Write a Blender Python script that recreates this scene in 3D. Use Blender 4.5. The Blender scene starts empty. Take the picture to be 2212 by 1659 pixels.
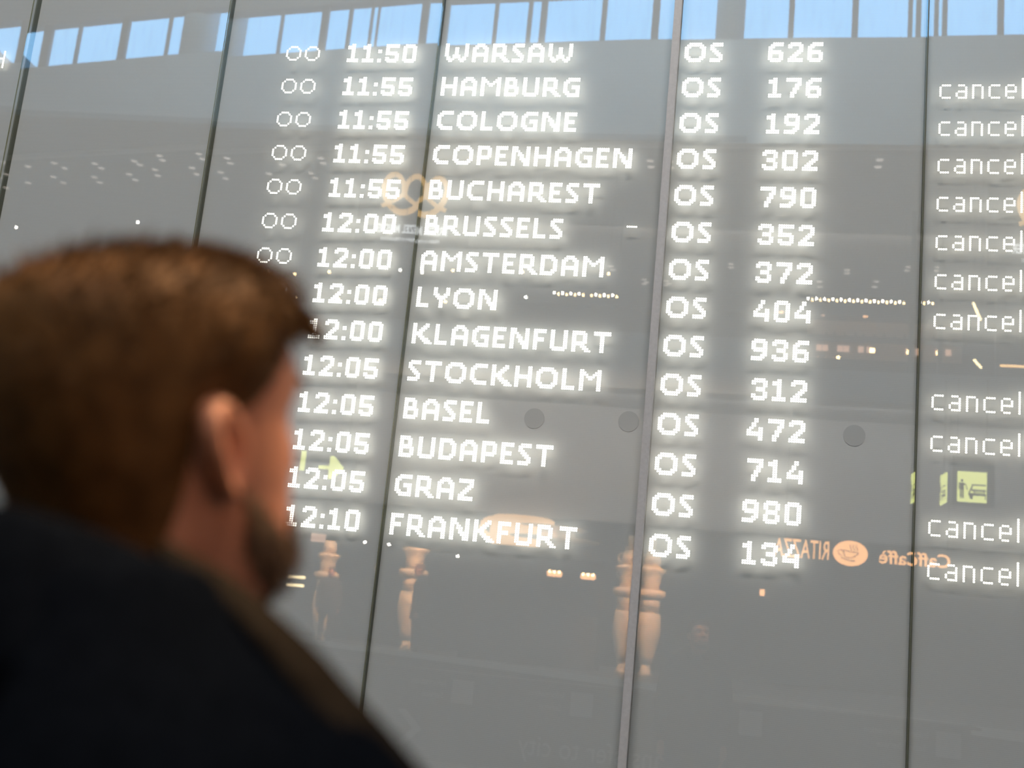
import bpy, bmesh, math, random
import numpy as np
from mathutils import Vector, Matrix

SC = bpy.context.scene
COL = SC.collection
R = math.radians
random.seed(7)

# ------------------------------------------------------------------ camera
cam_d = bpy.data.cameras.new('camera')
cam = bpy.data.objects.new('camera', cam_d)
COL.objects.link(cam)
CAM = Vector((1.6222, -5.2642, 1.58))
cam.matrix_world = Matrix(((0.97747015, -0.05386194, 0.20408577, CAM.x),
                           (0.1881154, -0.21623338, -0.95804787, CAM.y),
                           (0.09573247, 0.97485487, -0.20122942, CAM.z),
                           (0, 0, 0, 1)))
cam_d.sensor_fit = 'HORIZONTAL'
cam_d.sensor_width = 36.0
cam_d.lens = 41.977
cam_d.clip_start = 0.02
cam_d.clip_end = 200
cam_d.dof.use_dof = True
cam_d.dof.focus_distance = 5.45
cam_d.dof.aperture_fstop = 2.8
SC.camera = cam

# ------------------------------------------------------------------ colour management
SC.view_settings.view_transform = 'Standard'
SC.view_settings.look = 'None'
SC.view_settings.gamma = 1.0
SC.view_settings.use_curve_mapping = False
SC.view_settings.exposure = 0.0
SC.cycles.max_bounces = 8
SC.cycles.diffuse_bounces = 2
SC.cycles.glossy_bounces = 2
SC.cycles.transparent_max_bounces = 12
SC.cycles.caustics_reflective = False
SC.cycles.caustics_refractive = False
SC.cycles.sample_clamp_indirect = 0.0

# ------------------------------------------------------------------ sky
world = bpy.data.worlds.new('sky')
SC.world = world
world.use_nodes = True
wt = world.node_tree
bg = wt.nodes['Background']
wc = wt.nodes.new('ShaderNodeTexCoord')
wn = wt.nodes.new('ShaderNodeTexNoise')
wn.inputs['Scale'].default_value = 2.2
wr = wt.nodes.new('ShaderNodeValToRGB')
wr.color_ramp.elements[0].position = 0.35
wr.color_ramp.elements[0].color = (0.20, 0.55, 1.0, 1)
wr.color_ramp.elements[1].position = 0.75
wr.color_ramp.elements[1].color = (0.27, 0.60, 1.0, 1)
wt.links.new(wc.outputs['Generated'], wn.inputs['Vector'])
wt.links.new(wn.outputs['Fac'], wr.inputs['Fac'])
wt.links.new(wr.outputs['Color'], bg.inputs['Color'])
bg.inputs['Strength'].default_value = 7.3


# ------------------------------------------------------------------ lights for the hall: mostly added fills and spots, no fittings built
def area(name, loc, target, sx, sy, power, color):
    d = bpy.data.lights.new(name, 'AREA')
    d.shape = 'RECTANGLE'
    d.size = sx
    d.size_y = sy
    d.energy = power
    d.color = color
    o = bpy.data.objects.new(name, d)
    COL.objects.link(o)
    o.location = loc
    o.rotation_euler = (Vector(target) - Vector(loc)).to_track_quat('-Z', 'Y').to_euler()
    return o


def spot(name, loc, target, power, color, angle, radius=0.1, blend=0.6):
    d = bpy.data.lights.new(name, 'SPOT')
    d.energy = power
    d.color = color
    d.spot_size = R(angle)
    d.spot_blend = blend
    d.shadow_soft_size = radius
    o = bpy.data.objects.new(name, d)
    COL.objects.link(o)
    o.location = loc
    o.rotation_euler = (Vector(target) - Vector(loc)).to_track_quat('-Z', 'Y').to_euler()
    return o


area('board_fill', (1.2, -9.0, 12.6), (0.4, 0.0, 1.5), 9.0, 2.0, 1200, (1.0, 0.935, 0.85))  # added unseen fill that brightens the display wall
area('bulkhead_fill', (-3.0, -10.0, 14.4), (-3.0, -15.5, 11.4), 17.0, 1.0, 900, (0.50, 0.80, 1.0))  # added bluish fill brightening the bulkhead, not real daylight
spot('downlight_warm', (2.7, -2.7, 7.2), (1.225, -4.57, 1.78), 3600, (1.0, 0.70, 0.40), 4.6, 0.08)
spot('side_fill_warm', (3.4, -5.9, 2.7), (1.27, -4.58, 1.56), 42, (1.0, 0.58, 0.40), 9, 0.06)  # added warm fill on the man's ear and neck, no lamp there
area('gallery_glow', (-0.5, -19.6, 10.3), (-0.5, -24.0, 8.0), 12.0, 1.0, 260, (1.0, 0.84, 0.68))  # added warm fill for the upper gallery, source unseen
area('fascia_fill', (-2.0, -18.7, 6.45), (-2.0, -20.3, 4.9), 26.0, 0.15, 380, (1.0, 0.98, 0.94))  # added fill brightening the fascia, hidden under the slab edge
area('cafe_glow', (-2.5, -17.2, 6.4), (-2.5, -20.2, 2.2), 8.0, 0.6, 260, (1.0, 0.72, 0.48))  # added warm fill for the cafe zone, source unseen
for tx, ty in ((-0.40, -20.0), (-6.40, -20.0), (-4.92, -19.6)):
    spot('tower_spot', (tx + 1.0, ty + 2.6, 4.6), (tx, ty, 2.1), 2300, (1.0, 0.55, 0.27), 40, 0.05)  # added spots that brighten the cup towers
spot('giant_cup_spot', (-2.2, -16.4, 4.8), (-1.9, -19.6, 3.25), 1300, (1.0, 0.52, 0.22), 26, 0.05)  # added spot that brightens the giant cup's saucers


# ------------------------------------------------------------------ materials
def mat(name, color, rough=0.6, metal=0.0, spec=0.5, noise=0.0, scale=20.0, bump=0.0):
    m = bpy.data.materials.new(name)
    m.use_nodes = True
    nt = m.node_tree
    b = nt.nodes['Principled BSDF']
    b.inputs['Base Color'].default_value = (*color, 1)
    b.inputs['Roughness'].default_value = rough
    b.inputs['Metallic'].default_value = metal
    b.inputs['Specular IOR Level'].default_value = spec
    if noise or bump:
        tc = nt.nodes.new('ShaderNodeTexCoord')
        n = nt.nodes.new('ShaderNodeTexNoise')
        n.inputs['Scale'].default_value = scale
        n.inputs['Detail'].default_value = 4
        nt.links.new(tc.outputs['Object'], n.inputs['Vector'])
        if noise:
            r = nt.nodes.new('ShaderNodeValToRGB')
            r.color_ramp.elements[0].position = 0.3
            r.color_ramp.elements[1].position = 0.7
            r.color_ramp.elements[0].color = (*[c * (1 - noise) for c in color], 1)
            r.color_ramp.elements[1].color = (*[min(1, c * (1 + noise)) for c in color], 1)
            nt.links.new(n.outputs['Fac'], r.inputs['Fac'])
            nt.links.new(r.outputs['Color'], b.inputs['Base Color'])
        if bump:
            bp = nt.nodes.new('ShaderNodeBump')
            bp.inputs['Strength'].default_value = bump
            bp.inputs['Distance'].default_value = 0.005
            nt.links.new(n.outputs['Fac'], bp.inputs['Height'])
            nt.links.new(bp.outputs['Normal'], b.inputs['Normal'])
    return m


def glow(name, color, strength):
    m = bpy.data.materials.new(name)
    m.use_nodes = True
    nt = m.node_tree
    nt.nodes.remove(nt.nodes['Principled BSDF'])
    e = nt.nodes.new('ShaderNodeEmission')
    e.inputs['Color'].default_value = (*color, 1)
    e.inputs['Strength'].default_value = strength
    nt.links.new(e.outputs['Emission'], nt.nodes['Material Output'].inputs['Surface'])
    return m


def glass_front():
    m = bpy.data.materials.new('coated_glass')
    m.use_nodes = True
    nt = m.node_tree
    nt.nodes.remove(nt.nodes['Principled BSDF'])
    t = nt.nodes.new('ShaderNodeBsdfTransparent')
    t.inputs['Color'].default_value = (0.975, 0.975, 0.965, 1)
    g = nt.nodes.new('ShaderNodeBsdfGlossy')
    g.inputs['Roughness'].default_value = 0.0
    lw = nt.nodes.new('ShaderNodeLayerWeight')
    lw.inputs['Blend'].default_value = 0.5
    pw = nt.nodes.new('ShaderNodeMath')
    pw.operation = 'POWER'
    pw.inputs[1].default_value = 5.0
    ma = nt.nodes.new('ShaderNodeMath')
    ma.operation = 'MULTIPLY_ADD'
    ma.inputs[1].default_value = 0.874
    ma.inputs[2].default_value = 0.126
    mx = nt.nodes.new('ShaderNodeMixShader')
    nt.links.new(lw.outputs['Facing'], pw.inputs[0])
    nt.links.new(pw.outputs[0], ma.inputs[0])
    nt.links.new(ma.outputs[0], mx.inputs['Fac'])
    nt.links.new(t.outputs['BSDF'], mx.inputs[1])
    nt.links.new(g.outputs['BSDF'], mx.inputs[2])
    nt.links.new(mx.outputs['Shader'], nt.nodes['Material Output'].inputs['Surface'])
    return m


def clear(name, color):
    m = bpy.data.materials.new(name)
    m.use_nodes = True
    nt = m.node_tree
    nt.nodes.remove(nt.nodes['Principled BSDF'])
    t = nt.nodes.new('ShaderNodeBsdfTransparent')
    t.inputs['Color'].default_value = (*color, 1)
    nt.links.new(t.outputs['BSDF'], nt.nodes['Material Output'].inputs['Surface'])
    return m


def stained_pane():
    """window glass with vertical rain streaks"""
    m = bpy.data.materials.new('streaked_window_glass')
    m.use_nodes = True
    nt = m.node_tree
    nt.nodes.remove(nt.nodes['Principled BSDF'])
    tc = nt.nodes.new('ShaderNodeTexCoord')
    mp = nt.nodes.new('ShaderNodeMapping')
    mp.inputs['Scale'].default_value = (7, 7, 0.9)
    n = nt.nodes.new('ShaderNodeTexNoise')
    n.inputs['Scale'].default_value = 1.6
    n.inputs['Detail'].default_value = 3
    r = nt.nodes.new('ShaderNodeValToRGB')
    r.color_ramp.elements[0].position = 0.32
    r.color_ramp.elements[0].color = (0.92, 0.94, 0.93, 1)
    r.color_ramp.elements[1].position = 0.50
    r.color_ramp.elements[1].color = (0.97, 0.98, 0.98, 1)
    t = nt.nodes.new('ShaderNodeBsdfTransparent')
    nt.links.new(tc.outputs['Object'], mp.inputs['Vector'])
    nt.links.new(mp.outputs['Vector'], n.inputs['Vector'])
    nt.links.new(n.outputs['Fac'], r.inputs['Fac'])
    nt.links.new(r.outputs['Color'], t.inputs['Color'])
    nt.links.new(t.outputs['BSDF'], nt.nodes['Material Output'].inputs['Surface'])
    return m


def mesh_backing():
    """grey woven backing with fine horizontal wires"""
    m = bpy.data.materials.new('grey_mesh_backing')
    m.use_nodes = True
    nt = m.node_tree
    b = nt.nodes['Principled BSDF']
    b.inputs['Roughness'].default_value = 0.9
    b.inputs['Specular IOR Level'].default_value = 0.1
    tc = nt.nodes.new('ShaderNodeTexCoord')
    w = nt.nodes.new('ShaderNodeTexWave')
    w.bands_direction = 'Z'
    w.inputs['Scale'].default_value = 40.0
    w.inputs['Distortion'].default_value = 0.3
    r = nt.nodes.new('ShaderNodeValToRGB')
    r.color_ramp.elements[0].color = (0.60, 0.61, 0.615, 1)
    r.color_ramp.elements[1].color = (0.64, 0.65, 0.655, 1)
    nt.links.new(tc.outputs['Object'], w.inputs['Vector'])
    nt.links.new(w.outputs['Fac'], r.inputs['Fac'])
    nt.links.new(r.outputs['Color'], b.inputs['Base Color'])
    return m


M = {
    'backing': mesh_backing(),
    'glass': glass_front(),
    'glass_back': clear('glass_rear_face', (0.98, 0.985, 0.98)),
    'glass_edge': mat('green_glass_edge', (0.30, 0.30, 0.14), 0.3),
    'gasket': mat('dark_gasket', (0.15, 0.155, 0.115), 0.6),
    'led': glow('led_white', (1.0, 0.965, 0.86), 5.0),
    'led_thin': glow('led_cream', (1.0, 0.94, 0.80), 4.6),
    'alu': mat('brushed_aluminium', (0.52, 0.50, 0.50), 0.5, 0.0, noise=0.06, scale=60),
    'plaster': mat('white_plaster', (0.78, 0.79, 0.80), 0.8, noise=0.03, scale=3),
    'soffit': mat('grey_ceiling_panels', (0.30, 0.31, 0.33), 0.8, noise=0.05, scale=2),
    'hall_grey': mat('hall_wall_grey', (0.30, 0.31, 0.32), 0.8, noise=0.05, scale=2),
    'dark': mat('dark_cladding', (0.035, 0.037, 0.042), 0.6, noise=0.1, scale=6),
    'frame': mat('window_frame_grey', (0.10, 0.115, 0.14), 0.5, 0.2, noise=0.05),
    'stone': mat('polished_stone', (0.10, 0.10, 0.105), 0.35, noise=0.15, scale=8),
    'pane': stained_pane(),
    'white_trim': mat('white_edge_trim', (0.62, 0.63, 0.60), 0.6),
    'letter_grey': mat('grey_lettering', (0.38, 0.38, 0.38), 0.6),
    'amber': glow('amber_sign_glow', (1.0, 0.48, 0.18), 8.0),
    'amber_soft': glow('orange_pretzel_glow', (1.0, 0.60, 0.22), 3.3),
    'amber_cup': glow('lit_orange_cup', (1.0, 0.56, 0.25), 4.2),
    'white_sign': glow('white_letter_glow', (0.93, 0.97, 1.0), 3.6),
    'yellow_sign': glow('yellow_sign_glow', (0.86, 0.92, 0.30), 5.6),
    'black_mark': mat('black_pictogram', (0.03, 0.03, 0.035), 0.6),
    'brown_line': mat('brown_cup_line', (0.10, 0.04, 0.02), 0.6),
    'bulb_white': glow('bulb_white', (1.0, 0.93, 0.80), 55),
    'bulb_orange': glow('bulb_orange', (1.0, 0.66, 0.30), 38),
    'lamp_warm': glow('lamp_warm', (1.0, 0.50, 0.22), 9),
    'tube': glow('tube_light', (1.0, 0.78, 0.42), 14),
    'tube_amber': glow('tube_amber', (1.0, 0.60, 0.25), 8),
    'downlight': glow('downlight_glow', (1.0, 0.88, 0.80), 2.3),
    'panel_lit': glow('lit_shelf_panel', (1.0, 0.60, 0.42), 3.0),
    'bottle': mat('bottle_glass', (0.12, 0.09, 0.06), 0.15),
    'cord': mat('black_cord', (0.01, 0.01, 0.01), 0.6),
    'cream_cup': mat('cream_cup_glaze', (0.80, 0.64, 0.46), 0.5, noise=0.05, scale=5),
    'warm_wall': mat('warm_bar_wall', (0.55, 0.40, 0.30), 0.7, noise=0.1, scale=4),
}


# ------------------------------------------------------------------ mesh helpers
def link(name, me, m=None, parent=None):
    o = bpy.data.objects.new(name, me)
    COL.objects.link(o)
    if m is not None:
        for mm in (m if isinstance(m, (list, tuple)) else [m]):
            me.materials.append(mm)
    if parent is not None:
        o.parent = parent
    return o


def bm_obj(name, bm, m=None, parent=None, smooth=False):
    me = bpy.data.meshes.new(name)
    bm.to_mesh(me)
    bm.free()
    if smooth:
        me.polygons.foreach_set('use_smooth', [True] * len(me.polygons))
    return link(name, me, m, parent)


def raw_obj(name, verts, faces, m=None, parent=None, smooth=False):
    me = bpy.data.meshes.new(name)
    me.from_pydata([tuple(v) for v in verts], [], faces)
    me.update()
    if smooth:
        me.polygons.foreach_set('use_smooth', [True] * len(me.polygons))
    return link(name, me, m, parent)


def add_box(bm, x0, x1, y0, y1, z0, z1):
    r = bmesh.ops.create_cube(bm, size=1.0)
    bmesh.ops.scale(bm, vec=(x1 - x0, y1 - y0, z1 - z0), verts=r['verts'])
    bmesh.ops.translate(bm, vec=((x0 + x1) / 2, (y0 + y1) / 2, (z0 + z1) / 2), verts=r['verts'])
    return r['verts']


def box(name, x0, x1, y0, y1, z0, z1, m, parent=None, bevel=0.0):
    bm = bmesh.new()
    add_box(bm, x0, x1, y0, y1, z0, z1)
    if bevel:
        bmesh.ops.bevel(bm, geom=bm.edges[:], offset=bevel, segments=2, affect='EDGES')
    return bm_obj(name, bm, m, parent)


def tube_data(pts, rad, n=12, cap=True):
    """tube along a polyline; rad is a number or a list"""
    pts = [Vector(p) for p in pts]
    rs = rad if isinstance(rad, (list, tuple)) else [rad] * len(pts)
    V, F = [], []
    up = Vector((0.13, 0.31, 0.94)).normalized()
    for i, p in enumerate(pts):
        a = pts[max(i - 1, 0)]
        b = pts[min(i + 1, len(pts) - 1)]
        t = (b - a).normalized()
        u = t.cross(up)
        if u.length < 0.05:
            u = t.cross(Vector((1, 0, 0)))
        u.normalize()
        v = t.cross(u)
        for k in range(n):
            th = 2 * math.pi * k / n
            V.append(p + (u * math.cos(th) + v * math.sin(th)) * rs[i])
    for i in range(len(pts) - 1):
        for k in range(n):
            k2 = (k + 1) % n
            F.append((i * n + k, i * n + k2, (i + 1) * n + k2, (i + 1) * n + k))
    if cap:
        F.append(tuple(range(n - 1, -1, -1)))
        F.append(tuple((len(pts) - 1) * n + k for k in range(n)))
    return V, F


def tube(name, pts, rad, m, parent=None, n=12):
    V, F = tube_data(pts, rad, n)
    return raw_obj(name, V, F, m, parent, True)


def lathe(name, prof, m, parent=None, n=28, smooth=True):
    V, F = [], []
    for r, z in prof:
        for k in range(n):
            a = 2 * math.pi * k / n
            V.append((r * math.cos(a), r * math.sin(a), z))
    for i in range(len(prof) - 1):
        for k in range(n):
            k2 = (k + 1) % n
            F.append((i * n + k, i * n + k2, (i + 1) * n + k2, (i + 1) * n + k))
    F.append(tuple(range(n - 1, -1, -1)))
    F.append(tuple((len(prof) - 1) * n + k for k in range(n)))
    return raw_obj(name, V, F, m, parent, smooth)


def ball(name, loc, r, m, parent=None, sz=1.0):
    bm = bmesh.new()
    bmesh.ops.create_icosphere(bm, subdivisions=2, radius=r)
    bmesh.ops.scale(bm, vec=(1, 1, sz), verts=bm.verts)
    bmesh.ops.translate(bm, vec=loc, verts=bm.verts)
    return bm_obj(name, bm, m, parent, True)


def tag(o, label=None, cat=None, group=None, kind=None):
    if label:
        o['label'] = label
    if cat:
        o['category'] = cat
    if group:
        o['group'] = group
    if kind:
        o['kind'] = kind
    return o


def thing(name, label, cat, loc=(0, 0, 0), rotz=0.0, group=None, kind=None):
    o = bpy.data.objects.new(name, None)
    COL.objects.link(o)
    o.location = loc
    o.rotation_euler = (0, 0, rotz)
    o.empty_display_size = 0.1
    return tag(o, label, cat, group, kind)


def structure(o):
    o['kind'] = 'structure'
    return o


_DG = None


def lettering(name, text, size, m, parent=None, loc=(0, 0, 0), xs=1.0, depth=0.01, align='CENTER', shear=0.0, bold=0.0):
    """text standing upright, readable from the +Y side (towards the glass wall)"""
    cu = bpy.data.curves.new(name, 'FONT')
    cu.body = text
    cu.size = size
    cu.extrude = depth
    cu.offset = bold
    cu.shear = shear
    cu.align_x = align
    cu.resolution_u = 3
    t = bpy.data.objects.new(name + '_tmp', cu)
    COL.objects.link(t)
    dg = bpy.context.evaluated_depsgraph_get()
    me = bpy.data.meshes.new_from_object(t.evaluated_get(dg))
    bpy.data.objects.remove(t)
    bpy.data.curves.remove(cu)
    for v in me.vertices:
        x, y, z = v.co
        v.co = (-x * xs, z, y)
    me.flip_normals()
    me.materials.clear()
    o = link(name, me, m, parent)
    o.location = loc
    return o


# ================================================================== ROOM SHELL
structure(box('floor', -16.4, 11.4, -26.3, 0.6, -0.2, 0.0, M['stone']))
structure(box('wall_front', -6.2, 6.2, 0.046, 0.30, 0.0, 8.8, M['backing']))
b = bmesh.new()
add_box(b, -16.2, -6.2, 0.046, 0.5, 0.0, 15.2)
add_box(b, 6.2, 11.2, 0.046, 0.5, 0.0, 15.2)
add_box(b, -6.2, 6.2, 0.30, 0.5, 0.0, 15.2)
structure(bm_obj('wall_board_side', b, M['hall_grey']))
structure(box('wall_left', -16.4, -16.2, -26.3, 0.5, 0.0, 15.2, M['hall_grey']))
structure(box('wall_right', 11.2, 11.4, -26.3, 0.5, 0.0, 15.2, M['hall_grey']))
structure(box('ceiling_soffit', -16.2, 11.2, -26.3, -15.02, 10.48, 10.60, M['soffit']))

# upper facade: white bulkhead below a band of clerestory windows, bending away to the left
FAC = [(11.2, -15.0), (2.0, -15.0), (-0.6, -15.06), (-4.5, -15.36), (-8.74, -16.1), (-13.06, -17.15), (-16.2, -18.0)]


def fac_y(x):
    pts = FAC[::-1]
    for (xa, ya), (xb, yb) in zip(pts, pts[1:]):
        if xa <= x <= xb:
            return ya + (yb - ya) * (x - xa) / (xb - xa)
    return pts[-1][1]


def fac_slab(bm, xa, xb, z0, z1, th, off=0.0):
    """wall piece following the facade line between xa and xb"""
    xs = sorted({xa, xb, *[x for x, _ in FAC if xa < x < xb]})
    for a, c in zip(xs, xs[1:]):
        ya, yc = fac_y(a) + off, fac_y(c) + off
        vs = [bm.verts.new(p) for p in ((a, ya, z0), (c, yc, z0), (c, yc - th, z0), (a, ya - th, z0),
                                        (a, ya, z1), (c, yc, z1), (c, yc - th, z1), (a, ya - th, z1))]
        for f in ((0, 3, 2, 1), (4, 5, 6, 7), (0, 1, 5, 4), (1, 2, 6, 5), (2, 3, 7, 6), (3, 0, 4, 7)):
            bm.faces.new([vs[i] for i in f])


b = bmesh.new()
fac_slab(b, -16.2, 11.2, 10.46, 12.5, 0.25)
structure(bm_obj('wall_bulkhead', b, M['plaster']))
b = bmesh.new()
edge = [(x, y - 0.25) for x, y in FAC] + [(-16.4, -18.3), (-16.4, 0.5), (11.4, 0.5), (11.4, -15.25)]
lo = [b.verts.new((x, y, 15.2)) for x, y in edge]
hi = [b.verts.new((x, y, 15.4)) for x, y in edge]
b.faces.new(lo)
b.faces.new(hi[::-1])
for i in range(len(edge)):
    j = (i + 1) % len(edge)
    b.faces.new((lo[i], hi[i], hi[j], lo[j]))
structure(bm_obj('ceiling', b, M['hall_grey']))
b = bmesh.new()
fac_slab(b, -16.2, 11.2, 13.5, 15.2, 0.25)
structure(bm_obj('wall_header', b, M['hall_grey']))


def fx(xa, za):
    """true x on the facade for a post whose foot was measured at xa, za on the plane y = -15"""
    s = 10.92 / (za - 1.58)
    return 1.622 + (xa - 1.622) * s


POSTS = [(-11.37, 11.53, .18), (-10.70, 11.6, .04), (-9.75, 11.71, .15), (-8.84, 11.82, .035), (-8.37, 11.86, .72),
         (-7.16, 12.02, .035), (-6.30, 12.11, .13), (-5.81, 12.18, .055), (-5.37, 12.2, .03), (-5.24, 12.21, .02), (-4.34, 12.32, .13),
         (-3.34, 12.34, .06), (-2.68, 12.35, .07), (-2.42, 12.37, .11), (-1.28, 12.43, .09), (-0.32, 12.5, .13),
         (0.70, 12.46, .53), (1.80, 12.46, .10), (2.92, 12.5, .105), (3.87, 12.5, .07), (4.01, 12.5, .08), (4.94, 12.5, .10), (6.0, 12.5, .10), (7.1, 12.5, .10)]
posts = [(fx(a, z), w) for a, z, w in POSTS] + [(-14.2, .15), (-15.2, .12)]
WIN = [('window_1', -16.2, fx(-8.37, 11.86)), ('window_2', fx(-8.37, 11.86), fx(0.70, 12.46)), ('window_3', fx(0.70, 12.46), 11.2)]
for wname, xa, xb in WIN:
    b = bmesh.new()
    for px, w in posts:
        if w < 0.4 and xa < px < xb:
            y = fac_y(px)
            add_box(b, px - w / 2, px + w / 2, y - 0.14, y - 0.02, 12.5, 13.5)
    fac_slab(b, xa, xb, 12.5, 12.52, 0.12, -0.03)
    wo = structure(bm_obj(wname, b, M['frame']))
    b = bmesh.new()
    fac_slab(b, xa, xb, 12.5, 13.5, 0.01, -0.08)
    bm_obj('window_glass', b, M['pane'], wo)
b = bmesh.new()
for px, w in posts:
    if w > 0.4:
        y = fac_y(px)
        r_ = bmesh.ops.create_cone(b, cap_ends=True, segments=24, radius1=w / 2, radius2=w / 2, depth=2.70)
        bmesh.ops.translate(b, vec=(px, y - 0.12 - w / 2, 13.85), verts=r_['verts'])
structure(bm_obj('wall_columns', b, M['plaster'], None, True))

# far wall with a low strip window of the upper floor
b = bmesh.new()
add_box(b, -16.2, 11.2, -26.3, -26.1, 0.0, 9.05)
add_box(b, -16.2, 11.2, -26.3, -26.1, 9.40, 10.48)
add_box(b, -16.2, -9.4, -26.3, -26.1, 9.05, 9.40)
add_box(b, -2.0, 11.2, -26.3, -26.1, 9.05, 9.40)
for xa, xb in ((-8.9, -8.55), (-7.6, -6.9), (-5.2, -4.9), (-4.2, -3.6)):
    add_box(b, xa, xb, -26.3, -26.1, 9.05, 9.40)
structure(bm_obj('wall_back', b, M['dark']))
structure(box('ceiling_gallery_slab', -16.2, 11.2, -26.1, -18.2, 6.55, 7.15, M['soffit']))
structure(box('wall_cafe_fascia', -16.2, 11.2, -20.6, -20.3, 4.05, 6.55, M['hall_grey']))

# raised cafe floor behind a pale-topped diagonal parapet
pa, pb = Vector((-8.0, -20.25, 0)), Vector((5.6, -8.35, 0))
b = bmesh.new()
vs0 = [(-16.2, -26.1), (11.2, -26.1), (11.2, -8.35), (5.6, -8.35), (-8.0, -20.25), (-16.2, -20.25)]
lo = [b.verts.new((x, y, 0.0)) for x, y in vs0]
hi = [b.verts.new((x, y, 0.92)) for x, y in vs0]
b.faces.new(hi)
for i in range(6):
    j = (i + 1) % 6
    b.faces.new((lo[i], lo[j], hi[j], hi[i]))
structure(bm_obj('floor_raised', b, M['stone']))
b = bmesh.new()
d = (pb - pa).normalized()
nn = Vector((-d.y, d.x, 0))
q = [pa, pb, pb + nn * 0.12, pa + nn * 0.12]
lo = [b.verts.new((p.x, p.y, 0.92)) for p in q]
hi = [b.verts.new((p.x, p.y, 1.02)) for p in q]
b.faces.new(hi)
for i in range(4):
    j = (i + 1) % 4
    b.faces.new((lo[i], lo[j], hi[j], hi[i]))
structure(bm_obj('trim_2', b, M['white_trim']))

# ================================================================== DISPLAY WALL
GL = {
    '0': '.#####./#######/##...##/##...##/##...##/##...##/##...##/##...##/#######/.#####.',
    '1': '..##../####../####../..##../..##../..##../..##../..##../######/######',
    '2': '.#####./#######/##...##/.....##/....###/...###./..###../.###.../#######/#######',
    '3': '.#####./#######/##...##/.....##/..####./..####./.....##/##...##/#######/.#####.',
    '4': '...##../...##../..##.../..##.../.##..##/##...##/#######/#######/.....##/.....##',
    '5': '#######/#######/##...../##...../######./#######/.....##/##...##/#######/.#####.',
    '6': '..#####/.######/###..../##...../######./#######/##...##/##...##/#######/.#####.',
    '7': '#######/#######/.....##/....###/....##./...###./...##../..###../..##.../..##...',
    '8': '.#####./#######/##...##/##...##/.#####./.#####./##...##/##...##/#######/.#####.',
    '9': '.#####./#######/##...##/##...##/#######/.######/.....##/....###/######./#####..',
    ':': '../../../##/##/../../../##/##',
    'A': '..####../.######./###..###/##....##/##....##/########/########/##....##/##....##/##....##',
    'B': '#####../######./##..##./##..##./######./#######/##...##/##...##/#######/######.',
    'C': '..######/.#######/###...../##....../##....../##....../##....../###...../.#######/..######',
    'D': '######../#######./##...###/##....##/##....##/##....##/##....##/##...###/#######./######..',
    'E': '######/######/##..../##..../#####./#####./##..../##..../######/######',
    'F': '######/######/##..../##..../#####./#####./##..../##..../##..../##....',
    'G': '..######/.#######/###...../##....../##..####/##..####/##....##/###...##/.#######/..######',
    'H': '##....##/##....##/##....##/##....##/########/########/##....##/##....##/##....##/##....##',
    'K': '##....##../##...###../##..###.../##.###..../#####...../#####...../##.###..../##..####../##...####./##....####',
    'L': '##..../##..../##..../##..../##..../##..../##..../##..../######/######',
    'M': '##......##/###....###/####..####/##.####.##/##..##..##/##......##/##......##/##......##/##......##/##......##',
    'N': '###....##/###....##/####...##/##.##..##/##.###.##/##..##.##/##..#####/##...####/##....###/##....###',
    'O': '..######../.########./###....###/##......##/##......##/##......##/##......##/###....###/.########./..######..',
    'P': '######./#######/##...##/##...##/##...##/#######/######./##...../##...../##.....',
    'R': '######.../#######../##...##../##...##../##...##../#######../######.../##..###../##...###./##....###',
    'S': '.#####/######/##..../###.../.###../..###./...###/....##/######/#####.',
    'T': '########/########/...##.../...##.../...##.../...##.../...##.../...##.../...##.../...##...',
    'U': '##....##/##....##/##....##/##....##/##....##/##....##/##....##/##....##/########/.######.',
    'W': '##........##/##........##/##...##...##/##...##...##/##...##...##/##...##...##/##..####..##/.##.####.##./.####..####./..##....##..',
    'Y': '##....##/##....##/##....##/###..###/.######./..####../...##.../...##.../...##.../...##...',
    'Z': '#######/#######/.....##/....###/...###./..###../.###.../###..../#######/#######',
    # thin single-dot characters
    'o': '......../..####../.#....#./#......#/#......#/#......#/#......#/.#....#./..####../........',
    'c': '...../...../...../.####/#..../#..../#..../#..../#..../.####',
    'a': '...../...../...../.###./....#/....#/.####/#...#/#...#/.####',
    'n': '...../...../...../####./#...#/#...#/#...#/#...#/#...#/#...#',
    'e': '...../...../...../.###./#...#/#...#/#####/#..../#..../.###.',
    'l': '#/#/#/#/#/#/#/#/#/#',
    'd': '....#/....#/....#/.####/#...#/#...#/#...#/#...#/#...#/.####',
    'h': '#...#/#...#/#...#/#...#/#####/#...#/#...#/#...#/#...#/#...#',
    '-': '#####/...../...../...../...../...../...../...../...../.....',
}
KERN = {'R': 1, 'K': 1}
TOPZ = 2.8134 + 1.58       # height of the upper edge of the first row


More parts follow.
